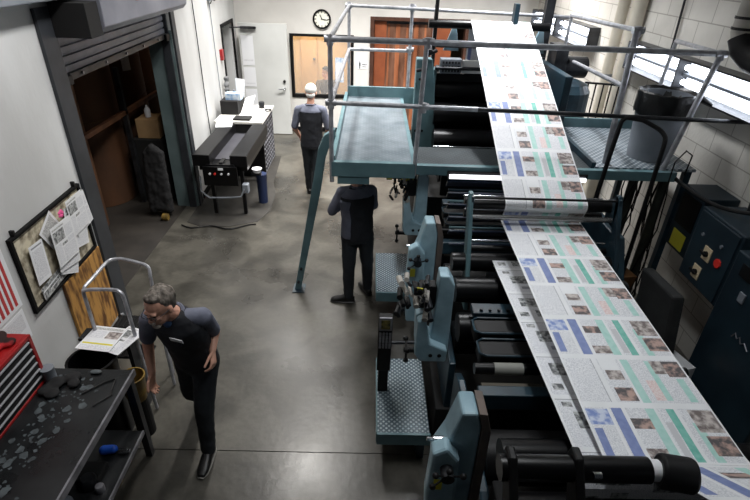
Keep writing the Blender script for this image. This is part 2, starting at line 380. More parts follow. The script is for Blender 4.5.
# storage contents
g = 'brown paper rolls standing behind the roller doorway'
for i,(x,y,r,h) in enumerate([(-4.1,6.15,.46,2.6),(-4.15,7.25,.46,2.6),(-4.2,8.4,.46,2.7),(-4.3,9.55,.45,2.7)]):
    t = thing('paper_roll', 'tall brown kraft paper roll '+['nearest the shutter guide, half in darkness','second from the doorway edge behind the rack beam','third along, lit at the middle of the doorway','farthest roll beside the teal reveal'][i], 'paper roll', (x,y,0), g)
    mb = MB().lathe((x,y,0), [(r,0.01),(r,h*.5-.01),(r-.012,h*.5),(r,h*.5+.01),(r,h-.02),(r-.02,h)], 32); obj('wrapped_paper', mb, 'kraft', t, smooth=True)
    mb = MB().lathe((x,y,h-.001), [(.07,0),(.07,.006),(.05,.006)], 16); obj('core', mb, 'card', t)
    if i == 2: obj('roll_label', MB().add([(x+r*math.cos(a)*1.004,y+r*math.sin(a)*1.004,z) for z in (1.75,2.3) for a in (-.75,-.6,-.45)], [(0,1,4,3),(1,2,5,4)]), 'paper', t, solid=.002)
rk = thing('storage_rack', 'rusty brown rack rail crossing in front of the stored paper rolls', 'rack', (-3.5,7,0))
mb = MB(); mb.box(-3.52,-3.46,4.6,9.6,1.36,1.42); obj('beam', mb, mat('rusty beam',(110,70,44),(80,48,30),rough=.6,scale=8), rk, bevel=.004)
for y in (4.6,7.1,9.6): obj('upright', MB().box(-3.52,-3.46,y-.03,y+.03,0,2.0), 'dsteel', rk)
t = thing('draped_trolley', 'black cloth draped over a low trolley just inside the roller doorway', 'trolley', (-3.02,6.72,0))
mb = MB(); 
for i in range(7):
    mb.cap((-3.14+.035*i, 6.64+.03*(i%2), .12+.02*(i%3)), (-3.12+.03*i, 6.7, 1.02-.03*abs(i-3)), .07, .06)
obj('cloth', mb, 'rag', t, remesh=.015, disp=.03)
mb = MB().cyl((-2.98,6.5,.05),(-2.9,6.5,.05),.05,n=16); obj('wheel', mb, 'yellow', t, label='dull yellow wheel')
mb = MB().box(-3.5,-3.06,7.15,7.65,0,.98); single('dark_crate', mb, 'matblack', 'dark crate behind the draped trolley under the cardboard box', 'crate', bevel=.01)
t = thing('cardboard_box', 'open pale cardboard box inside the storage room beside the teal reveal', 'box', (-3.25,7.4,.98))
obj('carton', MB().box(-3.42,-3.1,7.2,7.55,.985,1.26), 'card', t, bevel=.004)
obj('flap', MB().obox((-3.09,7.37,1.29),.02,.34,.1,(0,.5,0)), 'card', t)
mb = MB().lathe((-3.28,7.35,1.262), [(.04,0),(.045,.1),(.03,.13),(.015,.15),(.015,.17)], 16); single('white_bottle', mb, 'white', 'small white bottle standing on the cardboard box', 'bottle', smooth=True)

# far door (open leaf) in the left wall
struct('trim_3', wbox(wbox(wbox(MB(),9.64,9.7,0,2.28,-.02,.02),10.62,10.66,0,2.28,-.02,.02),9.64,10.66,2.22,2.28,-.02,.02), 'skirt')
d1 = MB().box(-2.66,-1.70,10.66,10.705,.012,2.21); d1 = struct('door_1', d1, 'door', bevel=.004)
mb = MB(); mb.cyl((-1.80,10.66,.98),(-1.80,10.61,.98),.02); mb.cyl((-1.80,10.61,.98),(-1.93,10.60,.97),.012); obj('door_handle', mb, 'chrome', d1, smooth=True)
obj('deadbolt', MB().cyl((-1.80,10.66,1.12),(-1.80,10.635,1.12),.028), 'black', d1, smooth=True)
mb = MB(); mb.box(-2.6,-2.3,10.6,10.66,2.11,2.15); mb.tube([(-2.32,10.63,2.14),(-2.5,10.5,2.15),(-2.72,10.3,2.16)],.012); obj('door_closer', mb, 'dsteel', d1)
def sheet(name, label, cat, quadpts, mats, group=None, cells=None, solid=.002):
    """flat printed sheet: corner points tl,tr,br,bl; cells in unit coords (u0,u1,v0,v1,mat) with v from the top"""
    tl,tr,br,bl = [V(p) for p in quadpts]
    nrm = (tr-tl).cross(bl-tl).normalized()
    def pt(u,v): return tl*(1-u)*(1-v)+tr*u*(1-v)+br*u*v+bl*(1-u)*v
    mb = MB(); mb.add([pt(0,0),pt(1,0),pt(1,1),pt(0,1)]+[pt(0,0)-nrm*solid*-1,pt(1,0)+nrm*solid,pt(1,1)+nrm*solid,pt(0,1)+nrm*solid], [(0,1,2,3),(4,5,6,7),(0,1,5,4),(1,2,6,5),(2,3,7,6),(3,0,4,7)], 0)
    ms = [mats]; 
    for (u0,u1,v0,v1,mm) in (cells or []):
        if mm not in ms: ms.append(mm)
        for sgn in (-1,1):
            off = nrm*(.0006 if sgn<0 else 0) 
            e = (-nrm*.0008) if sgn<0 else nrm*(solid+.0008)
            mb.add([pt(u0,v0)+e,pt(u1,v0)+e,pt(u1,v1)+e,pt(u0,v1)+e], [(0,1,2,3)], ms.index(mm))
    return single(name, mb, ms, label, cat, group)
PAGE = [(.06,.94,.03,.1,'ink'),(.06,.45,.14,.5,'bw'),(.5,.94,.14,.5,'text'),(.06,.94,.54,.95,'text'),(.4,.5,.56,.62,'bw')]
for i,(z0,z1,lb) in enumerate([(1.42,1.98,'tall white sheet posted on the open far door, top one'),(1.0,1.38,'white sheet posted on the open far door, middle one'),(.5,.95,'white sheet posted on the open far door, lowest one')]):
    sheet('posted_sheet', lb, 'paper', [(-2.62,10.655,z1),(-2.38,10.655,z1),(-2.38,10.655,z0),(-2.62,10.655,z0)], 'white', 'sheets posted on the far door', [(.1,.9,.8,.86,'text')])

# wall-mounted bits left wall
t = thing('fire_alarm_pull', 'small red alarm pull station on the white wall before the far door', 'alarm', (wx(9.45),9.45,1.75))
obj('alarm_case', wbox(MB(),9.38,9.50,1.72,1.90,0,.05), 'red', t, bevel=.005); obj('alarm_plate', wbox(MB(),9.50,9.56,1.74,1.86,0,.03), 'yellow', t)
def wtube(path, r, off): return MB().tube([(wx(y,off),y,z) for y,z in path], r, 8)
single('wall_conduit', wtube([(8.05,3.6),(8.06,2.4),(8.05,1.2),(8.1,.6)], .008, .02), 'dsteel', 'thin dark vertical conduit on the white wall beside the roller doorway', 'conduit')
t = thing('junction_conduit', 'thin grey conduit with a small junction box left of the red alarm', 'conduit', (wx(9.0),9.0,.9))
obj('conduit', wtube([(9.02,2.72),(9.03,1.8),(9.06,.98)], .007, .02), 'bin', t); obj('junction_box', wbox(MB(),8.95,9.07,2.7,2.95,.005,.06), 'bin', t, bevel=.005)
p = []
for i in range(14):
    y = 9.05+.14*i; p.append((wx(min(y,10.8),.03), min(y,10.8), 2.66+.02*i+.03*math.sin(i*1.9)))
single('loose_cable', MB().tube(p,.009,6), 'black', 'wavy grey cable looping along the wall above the far door', 'cable')

# back wall: clock, window, sign, doorway with strips
ck = thing('wall_clock', 'round black rimmed wall clock on the far white wall', 'clock', (-1.03,BY,2.12))
cc = V((-1.03,BY,2.29))
def disc(r, y0, y1, n=32): return MB().cyl((cc.x,y0,cc.z),(cc.x,y1,cc.z),r,n=n)
obj('clock_rim', MB().tube([(cc.x+.165*math.cos(a),BY-.03,cc.z+.165*math.sin(a)) for a in [2*PI*i/32 for i in range(32)]],.018,8,closed=True), 'skirt', ck, smooth=True)
obj('clock_face', disc(.165,BY-.02,BY), 'face', ck)
mb = MB()
for i in range(12):
    a = PI*i/6; obj('hour_mark', MB().obox((cc.x+.135*math.sin(a),BY-.024,cc.z+.135*math.cos(a)),.014,.004,.03 if i%3 else .045,(0,a,0)), 'skirt', ck)
mb = MB(); a = math.radians(337); mb.obox((cc.x+.04*math.sin(a),BY-.028,cc.z+.04*math.cos(a)),.014,.004,.1,(0,a,0)); obj('hour_hand', mb, 'skirt', ck)
mb = MB(); a = math.radians(96); mb.obox((cc.x+.055*math.sin(a),BY-.032,cc.z+.055*math.cos(a)),.01,.004,.14,(0,a,0)); obj('minute_hand', mb, 'skirt', ck)
w = MB(); X0,X1,Z0,Z1 = -1.70,-.39,.74,2.01
w.box(X0,X0+.06,BY-.02,BY+.1,Z0,Z1); w.box(X1-.06,X1,BY-.02,BY+.1,Z0,Z1); w.box(X0+.06,X1-.06,BY-.02,BY+.1,Z1-.05,Z1); w.box(X0+.06,X1-.06,BY-.02,BY+.1,Z0,Z0+.07)
w = struct('window_1', w, 'skirt', bevel=.004)
obj('pane', MB().box(X0+.06,X1-.06,BY+.04,BY+.046,Z0+.07,Z1-.05), 'glass', w)
mb = MB(); mb.box(-2.6,-.2,13.0,13.1,0,2.7); mb.box(-2.7,-2.6,BY+.2,13.1,0,2.7); mb.box(-.2,-.1,BY+.2,13.1,0,2.7); mb.box(-2.7,-.1,BY+.2,13.1,2.7,2.8)
struct('wall_office', mb, 'office')
dd = struct('door_2', MB().box(-1.75,-1.35,12.94,13.0,0,2.1), mat('tan office door',(216,178,130),rough=.5), bevel=.004)
obj('door_handle', MB().cyl((-1.42,12.94,1.2),(-1.42,12.88,1.2),.03), 'chrome', dd)
mb = MB(); mb.box(-1.6,-.3,11.2,11.5,.64,.68); mb.box(-1.5,-1.44,11.25,11.45,0,.64); mb.box(-.5,-.44,11.25,11.45,0,.64)
single('office_desk', mb, mat('pale desk',(228,204,180),rough=.5), 'pale desk seen just inside the office window', 'desk', bevel=.006)
sheet('office_notice', 'blue and white notice hanging in the office window on the right', 'notice', [(-.78,BY+.12,1.55),(-.6,BY+.12,1.55),(-.6,BY+.12,1.05),(-.78,BY+.12,1.05)], 'blueprint', None, [(.1,.9,.2,.9,'white')])
t = thing('restroom_sign', 'tiny restroom pictogram sign on the wall right of the office window', 'sign', (-.2,BY,1.35))
obj('sign_plate', MB().box(-.30,-.10,BY-.006,BY,1.36,1.52), 'white', t)
mb = MB(); mb.ell((-.26,BY-.008,1.50),(.012,.003,.012)); mb.box(-.275,-.245,BY-.01,BY-.006,1.42,1.485); mb.box(-.27,-.25,BY-.01,BY-.006,1.37,1.42); mb.box(-.21,-.11,BY-.008,BY-.006,1.44,1.455); mb.box(-.21,-.13,BY-.008,BY-.006,1.40,1.412)
obj('pictogram', mb, 'skirt', t)
mb = MB(); mb.box(-.06,.02,BY-.03,BY+.2,0,2.37); mb.box(1.86,1.94,BY-.03,BY+.2,0,2.37); mb.box(.02,1.86,BY-.03,BY+.2,2.30,2.37)
struct('trim_4', mb, mat('brown timber door frame',(84,52,38),(60,36,26),rough=.5,scale=6), bevel=.005)
t = thing('strip_curtain', 'brown and amber plastic strip curtain hanging in the back doorway', 'strip curtain', (.7,BY+.1,0))
mb = MB(); x = .26; i = 0
while x < 1.2:
    mb.obox((x,BY+.09+.012*(i%2),1.17),.085,.006,2.2,(0,0,random.uniform(-.15,.15)), i%3==1); x += .062; i += 1
obj('strips', mb, ['strip','stripb'], t); obj('hanging_rail', MB().box(.02,1.86,BY+.06,BY+.12,2.24,2.3), 'dsteel', t)
single('orange_panel', MB().box(.03,.27,BY+.05,BY+.08,0,2.28), 'orange', 'orange painted board at the left side of the back doorway', 'panel', bevel=.003)
single('orange_panel', MB().box(1.2,1.62,BY+.05,BY+.08,0,2.24), 'orange', 'orange painted board at the right side of the back doorway behind the press', 'panel', bevel=.003)
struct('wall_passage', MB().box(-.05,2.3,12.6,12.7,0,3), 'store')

# seated person in the office
def simple_mats(): pass

# ------------------------------------------------------------ left wall things near the camera
bd = thing('notice_board', 'black framed notice board covered in clippings on the left wall', 'notice board', (wx(3.4),3.4,1.07))
mb = MB(); wbox(mb,2.96,3.92,1.06,1.66,.0,.012); obj('cork_panel', mb, 'cork', bd)
mb = MB(); wbox(mb,2.94,2.97,1.05,1.67,0,.03); wbox(mb,3.91,3.94,1.05,1.67,0,.03); wbox(mb,2.97,3.91,1.05,1.075,0,.03); wbox(mb,2.97,3.91,1.645,1.67,0,.03); obj('board_frame', mb, 'skirt', bd, bevel=.003)
for y in (3.0,3.86): obj('hanging_clip', wbox(MB(),y,y+.02,1.67,1.71,.0,.03), 'black', bd)
def wsheet(name,label,y0,y1,z0,z1,off,tilt,base,group,cells=None,cat='newspaper', lean=0):
    cy,cz = (y0+y1)/2,(z0+z1)/2; hw,hh = (y1-y0)/2,(z1-z0)/2; P = []
    for a,b in ((-hw,hh),(hw,hh),(hw,-hh),(-hw,-hh)):
        y = cy+a*math.cos(tilt)-b*math.sin(tilt); z = cz+a*math.sin(tilt)+b*math.cos(tilt)
        P.append((wx(y,off+(lean if b<0 else 0)),y,z))
    return sheet(name,label,cat,P,base,group,cells)
NP = [(.05,.6,.06,.1,'ink'),(.05,.55,.14,.42,'bw'),(.6,.95,.14,.42,'text'),(.05,.3,.46,.95,'text'),(.34,.6,.5,.56,'bw'),(.34,.95,.6,.95,'text'),(.64,.95,.46,.57,'text')]
g = 'newspaper pages pinned to the notice board'
wsheet('newspaper_page','newspaper page pinned under the right-hand stack, tilted clockwise',3.55,3.86,1.2,1.56,.045,-.25,'paper',g,NP)
wsheet('newspaper_page','newspaper page with photo at the top right of the notice board',3.62,3.88,1.33,1.64,.06,.0,'paper',g,NP)
wsheet('newspaper_page','newspaper page peeking out behind the top right page',3.66,3.95,1.3,1.60,.05,.12,'paper',g,NP)
wsheet('newspaper_page','yellowed page pinned at top middle of the notice board',3.28,3.5,1.4,1.62,.035,.5,'paper',g,[(.1,.9,.1,.9,'ink')])
wsheet('newspaper_page','front page with photo pinned at the centre of the notice board',3.30,3.60,1.22,1.55,.075,-.06,'paper',g,NP)
wsheet('newspaper_page','page showing below the centre front page, tilted left',3.32,3.62,1.15,1.4,.06,-.2,'paper',g,NP)
wsheet('newspaper_page','page hanging lowest beneath the centre stack',3.36,3.6,1.08,1.32,.05,-.5,'paper',g,NP)
wsheet('printed_notice','narrow white typed sheet on the left of the notice board',3.06,3.23,1.22,1.53,.04,-.08,'white',None,[(.12,.88,.06,.1,'rule'),(.12,.88,.15,.9,'text')],'notice')
wsheet('clipping','dark photo clipping at the bottom of the notice board',3.06,3.38,1.09,1.2,.035,.08,'bw',None,[(.05,.95,.3,.4,'white'),(.3,.9,.6,.66,'white')],'clipping')
mb = MB(); 
for k in range(5):
    a = 2*PI*k/5; mb.ell((wx(3.5,.075),3.5+.02*math.cos(a),1.6+.02*math.sin(a)),(.006,.018,.014))
single('pink_note', mb, 'pink', 'bright pink flower-shaped note at the top of the notice board', 'note')
t = thing('striped_poster', 'red and white striped poster on the left wall beside the notice board', 'poster', (wx(2.5),2.5,1.2))
obj('poster_sheet', wbox(MB(),2.2,2.87,1.19,1.9,.001,.004), 'white', t)
mb = MB(); y = 2.83
while y > 2.22: wbox(mb,y-.026,y,1.22,1.88,.004,.006); y -= .05
obj('stripes', mb, 'redp', t)
wsheet('wall_sheet','plain white sheet on the left wall beneath the striped poster',2.58,2.85,.93,1.17,.004,.0,'white',None,[(.1,.9,.1,.6,'text')],'paper')
# plywood
single('plywood_sheet', wbox(MB(),3.33,3.96,.25,1.04,.005,.03), 'ply', 'yellow plywood sheet with dark knots fixed low on the left wall', 'plywood', bevel=.002)

# bench
bn = thing('workbench', 'scuffed dark steel workbench in the near left corner', 'workbench', (-1.95,1.6,0))
mb = MB(); mb.prism([(wx(2.6,.02),2.6),(-1.62,2.6),(-1.62,.6),(wx(.6,.02),.6)],'z',.82,.85); obj('bench_top', mb, 'bench', bn, bevel=.004)
obj('edge_strip', MB().box(-1.625,-1.612,.6,2.605,.80,.853), 'rail_edge', bn, label='worn bright metal edge')
mb = MB(); mb.prism([(-2.35,2.5),(-1.62,2.5),(-1.62,.6),(-2.35,.6)],'z',.32,.34); obj('lower_shelf', mb, 'bench', bn, bevel=.003)
obj('shelf_edge', MB().box(-1.62,-1.608,.6,2.5,.31,.345), 'rail_edge', bn)
for (x,y) in ((-1.65,2.56),(-2.36,2.52),(-1.65,.7),(-2.3,.7)):
    obj('leg', MB().box(x-.025,x+.025,y-.025,y+.025,0,.82), 'dsteel', bn, bevel=.003)
mb = MB()
rnd = random.Random(3)
for i in range(150):
    u = rnd.random(); x = -2.28+.34*rnd.random()+.22*(1-u)*rnd.random(); y = 2.55-1.0*u; 
    if x < wx(y,.06) or (x < -2.1 and y<2.52): x = -2.08+.25*rnd.random()
    r = rnd.uniform(.003,.015) if i%6 else rnd.uniform(.02,.034); n = 7; a0 = rnd.random()*6
    pts = [(x+r*rnd.uniform(.5,1.2)*math.cos(a0+2*PI*k/n), y+r*rnd.uniform(.5,1.3)*math.sin(a0+2*PI*k/n)) for k in range(n)]
    mb.prism(pts,'z',.85,.8515+.001*rnd.random())
o = obj('paint_residue', mb, 'spill', bn, label='patches of flaking pale grey residue'); o['kind'] = 'stuff'
# things on the bench
tc_ = thing('tool_chest', 'red tool chest with black drawers on the workbench against the wall', 'tool chest', (-2.28,2.1,.85))
mb = MB(); mb.box(-2.385,-2.18,1.7,2.5,.852,1.24); mb.box(-2.18,-2.155,1.7,1.72,.852,1.24); mb.box(-2.18,-2.155,2.47,2.5,.852,1.24); mb.box(-2.18,-2.155,1.72,2.47,1.215,1.24); mb.box(-2.18,-2.155,1.72,2.47,.852,.872)
obj('chest_body', mb, 'red', tc_, bevel=.004)
for i in range(6):
    z = .876+i*.0565; dr = obj('drawer', MB().box(-2.18,-2.158,1.725,2.465,z,z+.05), 'matblack', tc_, bevel=.002)
    obj('drawer_handle', MB().box(-2.158,-2.146,1.73,2.46,z+.040,z+.050), 'alum', dr, bevel=.002)
mb = MB()
for (x,y,z,r) in ((-2.3,2.42,1.27,.05),(-2.27,2.33,1.26,.045),(-2.32,2.22,1.27,.05),(-2.22,2.40,1.255,.035)): mb.ell((x,y,z),(r,r*1.2,r*.6))
single('red_rag', mb, 'redrag', 'crumpled red and black cloth on top of the red tool chest', 'cloth', remesh=.01, disp=.02)
sheet('loose_paper','white paper lying on the red tool chest','paper',[(-2.38,2.14,1.243),(-2.2,2.14,1.243),(-2.2,1.95,1.243),(-2.38,1.95,1.243)],'white')
mb = MB().lathe((-2.13,2.49,.852),[(.04,0),(.042,.1),(.044,.105),(.036,.106)],18); single('tin_can', mb, 'bin', 'small grey tin at the corner of the red tool chest', 'tin', smooth=True)
mb = MB()
for (x,y,r) in ((-2.07,2.44,.06),(-1.99,2.50,.055),(-2.04,2.35,.05),(-1.95,2.44,.04),(-2.1,2.38,.05)): mb.ell((x,y,.868),(r,r,.02))
single('black_rag', mb, 'rag', 'black cloth lying on the far end of the workbench', 'cloth', remesh=.008, disp=.02)
mb = MB().tube([(-1.86,2.36,.857),(-1.76,2.47,.857),(-1.70,2.50,.857),(-1.68,2.40,.857),(-1.66,2.36,.857),(-1.74,2.26,.857)],.005,6)
single('bent_rod', mb, 'black', 'thin bent black rod frame lying on the workbench', 'rod')
mb = MB(); mb.ell((-1.86,2.56,.862),(.04,.02,.008)); single('pale_scraper', mb, 'spill', 'pale grey flattened tube at the far bench edge', 'scraper')
# shelf things
mb = MB(); mb.cap((-1.80,2.30,.375),(-1.74,2.31,.375),.033,.03); t = single('blue_bottle', mb, 'bluep', 'bright blue plastic bottle lying on the bench shelf', 'bottle', smooth=True)
mb = MB(); mb.cyl((-1.70,2.30,.362),(-1.645,2.31,.362),.02); mb.cyl((-1.645,2.31,.362),(-1.63,2.31,.362),.014); single('metal_socket', mb, 'chrome', 'shiny metal fitting beside the blue bottle on the bench shelf', 'fitting')
for i,(x,y,r,h,mm,lb) in enumerate([(-1.78,2.05,.05,.09,'dsteel','dark tin in the middle of the bench shelf'),(-1.70,2.02,.03,.05,'rail_edge','small pale fitting near the shelf edge'),(-1.86,1.9,.05,.06,'bin','grey lidded tub on the bench shelf'),(-1.82,1.75,.04,.05,'rail_edge','pale jar nearest the camera on the bench shelf')]):
    single('shelf_jar', MB().lathe((x,y,.342),[(r,0),(r,h*.8),(r*.8,h),(r*.3,h*1.02)],16), mm, lb, 'jar', smooth=True)
mb = MB().box(-1.88,-1.72,2.05,2.2,.342,.40); single('parts_tray', mb, 'matblack', 'black parts tray on the bench shelf', 'tray', bevel=.01)
mb = MB().lathe((-1.86,2.3,0),[(.1,0),(.12,.26)],18); single('amber_bucket', mb, 'yellow', 'dirty yellow bucket on the floor under the bench shelf', 'bucket')
# bins behind the bench
t = thing('black_drum', 'open black drum bin standing behind the workbench', 'drum', (-2.03,2.795,0))
mb = MB().lathe((-2.03,2.795,0),[(.15,0),(.165,.73),(.175,.74),(.175,.76),(.155,.76),(.15,.4),(.02,.35)],28); obj('drum_body', mb, 'gloss', t, smooth=True)
t = thing('yellow_bucket', 'dirty yellow bucket between the workbench and the step stand', 'bucket', (-1.76,2.78,0))
obj('bucket_body', MB().lathe((-1.76,2.78,.38),[(.07,0),(.09,.2),(.095,.21),(.095,.23),(.085,.23),(.08,.06),(.01,.05)],20), 'yellow', t, smooth=True)
obj('bucket_foot', MB().lathe((-1.76,2.78,0),[(.07,0),(.07,.38)],20), 'matblack', t)
t = thing('paper_stand', 'dark low stand carrying the loose newspapers behind the workbench', 'stand', (-1.98,3.0,0))
obj('stand_top', MB().box(-2.22,-1.84,2.985,3.12,.76,.78), 'matblack', t); 
for x in (-2.2,-1.86): obj('leg', MB().box(x-.015,x+.015,3.0,3.1,0,.76), 'dsteel', t)
def flat(name,label,c,w,h,rz,z,group,n=3,base='paper',cells=NP,cat='newspaper'):
    ca,sa = math.cos(rz),math.sin(rz); P = []
    for a,b in ((-w/2,h/2),(w/2,h/2),(w/2,-h/2),(-w/2,-h/2)): P.append((c[0]+a*ca-b*sa, c[1]+a*sa+b*ca, z+.0035*n))
    return sheet(name,label,cat,P,base,group,cells,solid=.006)
g='newspapers lying on the stand behind the workbench'
flat('folded_newspaper','folded newspaper lying rightmost on the stand behind the workbench',(-1.86,2.97),.17,.30,-.35,.785,g)
flat('folded_newspaper','broad open newspaper with colour on the stand behind the workbench',(-2.02,2.97),.27,.27,-.12,.797,g,cells=[(.05,.9,.06,.16,'ink'),(.05,.5,.2,.5,'text'),(.55,.95,.2,.5,'photo'),(.05,.95,.7,.76,'ylabel'),(.05,.95,.8,.95,'text')])
# step stand with handrail loops
st = thing('step_stand', 'rolling step stand with bent tube handrails beside the roller doorway', 'step stand', (-1.98,3.3,0))
def bend(pts): return pts
mb = MB(); mb.tube(curve([(-2.12,3.07,.3),(-2.12,3.07,1.16),(-2.11,3.09,1.2),(-2.10,3.16,1.21),(-2.10,3.42,1.21),(-2.09,3.48,1.20),(-2.02,3.5,1.2),(-1.84,3.44,1.2),(-1.76,3.40,1.19),(-1.74,3.36,1.12),(-1.72,3.3,.5),(-1.71,3.28,.02)]),.014,8); obj('handrail', mb, 'steel', st, smooth=True, label='dull bent steel handrail')
mb = MB(); mb.tube(curve([(-2.12,3.07,1.18),(-2.05,3.06,1.2),(-1.86,3.06,1.2),(-1.82,3.05,1.17),(-1.80,3.03,1.0),(-1.77,3.0,.3),(-1.76,3.0,.02)]),.014,8); obj('handrail', mb, 'steel', st, smooth=True)
for i,(z,y) in enumerate(((.66,3.36),(.46,3.22),(.24,3.1))):
    mb = MB(); mb.box(-2.12,-1.8,y-.08,y+.08,z-.02,z)
    for k in range(6): mb.box(-2.11+.052*k,-2.11+.052*k+.03,y-.078,y+.078,z,z+.008)
    obj('step', mb, 'black', st, bevel=.003)
for (x,y) in ((-2.12,3.07),(-2.10,3.44),(-1.78,3.44)): obj('leg', MB().cyl((x,y,0),(x,y,.68),.014,n=8), 'steel', st)

# ------------------------------------------------------------ plate machine and cabinet by the far left wall
pm = thing('plate_processor', 'long black plate processing table on legs by the white left wall', 'machine', (-2.1,7.4,0))
mb = MB(); mb.box(-2.42,-1.74,6.72,8.2,.70,.80); mb.box(-2.30,-1.9,6.64,6.72,.62,.82); obj('bed', mb, 'gloss', pm, bevel=.01)
for (x0,x1,nm) in ((-2.48,-2.24,'left'),(-1.96,-1.72,'right')):
    obj('side_cover', MB().box(x0,x1,6.66,8.2,.78,.95), mat('black side cover '+nm,(12,12,14),(20,20,22),rough=.4,scale=4,spec=.25), pm, bevel=.012)
obj('inner_tray', MB().box(-2.24,-1.96,6.9,8.1,.80,.81), mat('charcoal tray',(70,70,76),(56,56,62),rough=.4,scale=3), pm)
obj('clip', MB().box(-2.12,-2.07,6.68,6.86,.82,.84), 'matblack', pm)
cp = obj('control_panel', MB().box(-2.34,-1.86,6.60,6.64,.52,.80), 'gloss', pm, bevel=.005)
for i,(x,mm) in enumerate(((-2.24,'white'),(-2.17,'redlabel'),(-2.08,'white'),(-1.98,'white'))): obj('button', MB().cyl((x,6.60,.70),(x,6.585,.70),.016,n=10), mm, cp)
obj('label_plate', MB().box(-2.12,-2.05,6.592,6.6,.755,.785), 'white', cp)
for (x,y) in ((-2.28,6.78),(-1.84,6.78),(-2.4,8.1),(-1.8,8.1)): obj('leg', MB().box(x-.025,x+.025,y-.025,y+.025,0,.72), 'black', pm, bevel=.003)
obj('hose', MB().tube([(-2.44,6.75,.6),(-2.42,6.66,.4),(-2.3,6.62,.32),(-2.0,6.62,.33),(-1.85,6.64,.34),(-1.8,6.66,.45)],.013,8), 'bin', pm, smooth=True)
obj('solution_jug', MB().box(-1.83,-1.74,6.66,6.76,.38,.52), 'bin', pm, bevel=.015, label='small grey jug')
obj('spill_cup', MB().lathe((-1.66,6.95,.60),[(.05,0),(.07,.05),(.075,.06)],14), 'white', pm)
obj('cup_bracket', MB().box(-1.74,-1.60,6.92,6.98,.56,.6), 'dsteel', pm)
t = thing('blue_bin', 'dark blue bin on the floor beside the black plate table', 'bin', (-1.63,7.15,0))
obj('bin_body', MB().lathe((-1.66,7.2,0),[(.07,0),(.08,.46),(.085,.48),(.07,.48)],20), 'bluedk', t, smooth=True)
cb = thing('slot_cabinet', 'black cabinet with a white lattice of slots behind the plate table', 'cabinet', (-2.15,8.75,0))
mb = MB(); mb.box(-2.58,-1.86,8.24,9.3,0,.93); obj('carcass', mb, 'matblack', cb)
obj('counter_top', MB().box(-2.6,-1.80,8.22,9.32,.93,.97), mat('pale counter top',(222,220,214),(208,206,200),rough=.4,scale=3), cb, bevel=.004)
mb = MB()
for i in range(9): mb.box(-1.86,-1.835,8.24+.131*i,8.25+.131*i,.02,.92)
for k in range(12): mb.box(-1.86,-1.835,8.24,9.3,.02+.08*k,.03+.08*k)
obj('slot_lattice', mb, 'rail_edge', cb)
sp = random.Random(5); mb = MB()
for i in range(8):
    for k in range(11):
        if sp.random() < .3: mb.box(-1.86,-1.842,8.27+.131*i,8.33+.131*i,.035+.08*k,.05+.08*k)
obj('slot_contents', mb, 'bin', cb)
single('black_tray', MB().box(-2.3,-2.02,8.28,8.5,.972,1.0), 'matblack', 'flat black tray at the near edge of the pale counter', 'tray', bevel=.004)
mb = MB().lathe((-1.98,9.12,.972),[(.05,0),(.05,.1),(.045,.11)],16); single('dark_tin', mb, 'dsteel', 'dark tin standing at the far end of the pale counter', 'tin', smooth=True)
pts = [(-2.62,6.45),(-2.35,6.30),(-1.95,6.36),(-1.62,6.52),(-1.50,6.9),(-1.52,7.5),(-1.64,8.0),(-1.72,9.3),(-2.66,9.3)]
single('floor_mat', MB().prism(pts,'z',.001,.006), mat('dark worn floor mat',(42,40,38),(54,52,48),rough=.6,scale=6), 'dark worn mat on the floor under the plate table', 'mat')  # thin dark sheet, puts the machine shade on the floor as colour
p = [(-2.66+.08*i, 6.34-.05*math.sin(i*.9)-.02*i+.006*i*i*.3, .014) for i in range(14)]
single('floor_cable', MB().tube(p,.01,6), 'black', 'black cable snaking across the floor before the plate table', 'cable')
# things on the cabinet
single('file_organiser', MB().box(-2.58,-2.28,8.62,9.0,.97,1.2), 'matblack', 'black desktop organiser on the pale counter', 'organiser', bevel=.006)
single('glove_carton', MB().box(-2.5,-2.24,8.70,8.86,1.2,1.31), 'blueprint', 'blue and white carton on top of the black organiser', 'carton', bevel=.003)
g='papers on the pale counter'
flat('loose_sheet','white sheet overhanging the left side cover of the plate table',(-2.40,8.1),.26,.3,.2,.955,g,1,'white',None,'paper')
flat('loose_sheet','white sheet lying beside the organiser',(-2.12,8.62),.2,.2,-.5,.972,g,1,'white',None,'paper')
flat('loose_sheet','large pale sheet in the middle of the counter',(-1.98,8.78),.26,.3,.1,.98,g,1,'white',[(.1,.9,.1,.9,'text')],'paper')
sheet('leaning_card','white card leaning against the organiser','card',[(-2.2,8.9,1.2),(-2.02,8.88,1.26),(-2.1,8.66,.98),(-2.26,8.68,.98)],'white')
sheet('leaning_card','tan card standing behind the blue carton','card',[(-2.36,8.95,1.52),(-2.2,8.95,1.5),(-2.22,8.92,1.2),(-2.36,8.92,1.2)],'paper')
mb = MB().tube([(-1.84+.05*math.cos(a),8.95+.07*math.sin(a),.982) for a in [2*PI*i/14 for i in range(14)]],.012,6,closed=True); single('tape_ring', mb, 'black', 'black tape ring on the pale counter', 'tape')
single('white_mug', MB().lathe((-1.92,8.40,.972),[(.05,0),(.055,.05),(.04,.06)],14), 'white', 'small white bowl at the near edge of the counter', 'bowl')
mb = MB(); 
for (y,z,r) in ((9.3,1.32,.06),(9.33,1.42,.05),(9.28,1.24,.05)): mb.ell((wx(y,.08),y,z),(.05,r,r))
single('hanging_cap', mb, mat('grey cloth',(120,122,124),(60,62,64),rough=.9,scale=10), 'crumpled grey cloth hanging on the wall above the organiser', 'cloth', remesh=.012)
mb = MB().lathe((-2.46,9.15,.972),[(.05,0),(.05,.2),(.02,.26),(.02,.3)],14); single('spray_bottle', mb, 'bin', 'grey spray bottle behind the organiser by the wall', 'bottle', smooth=True)

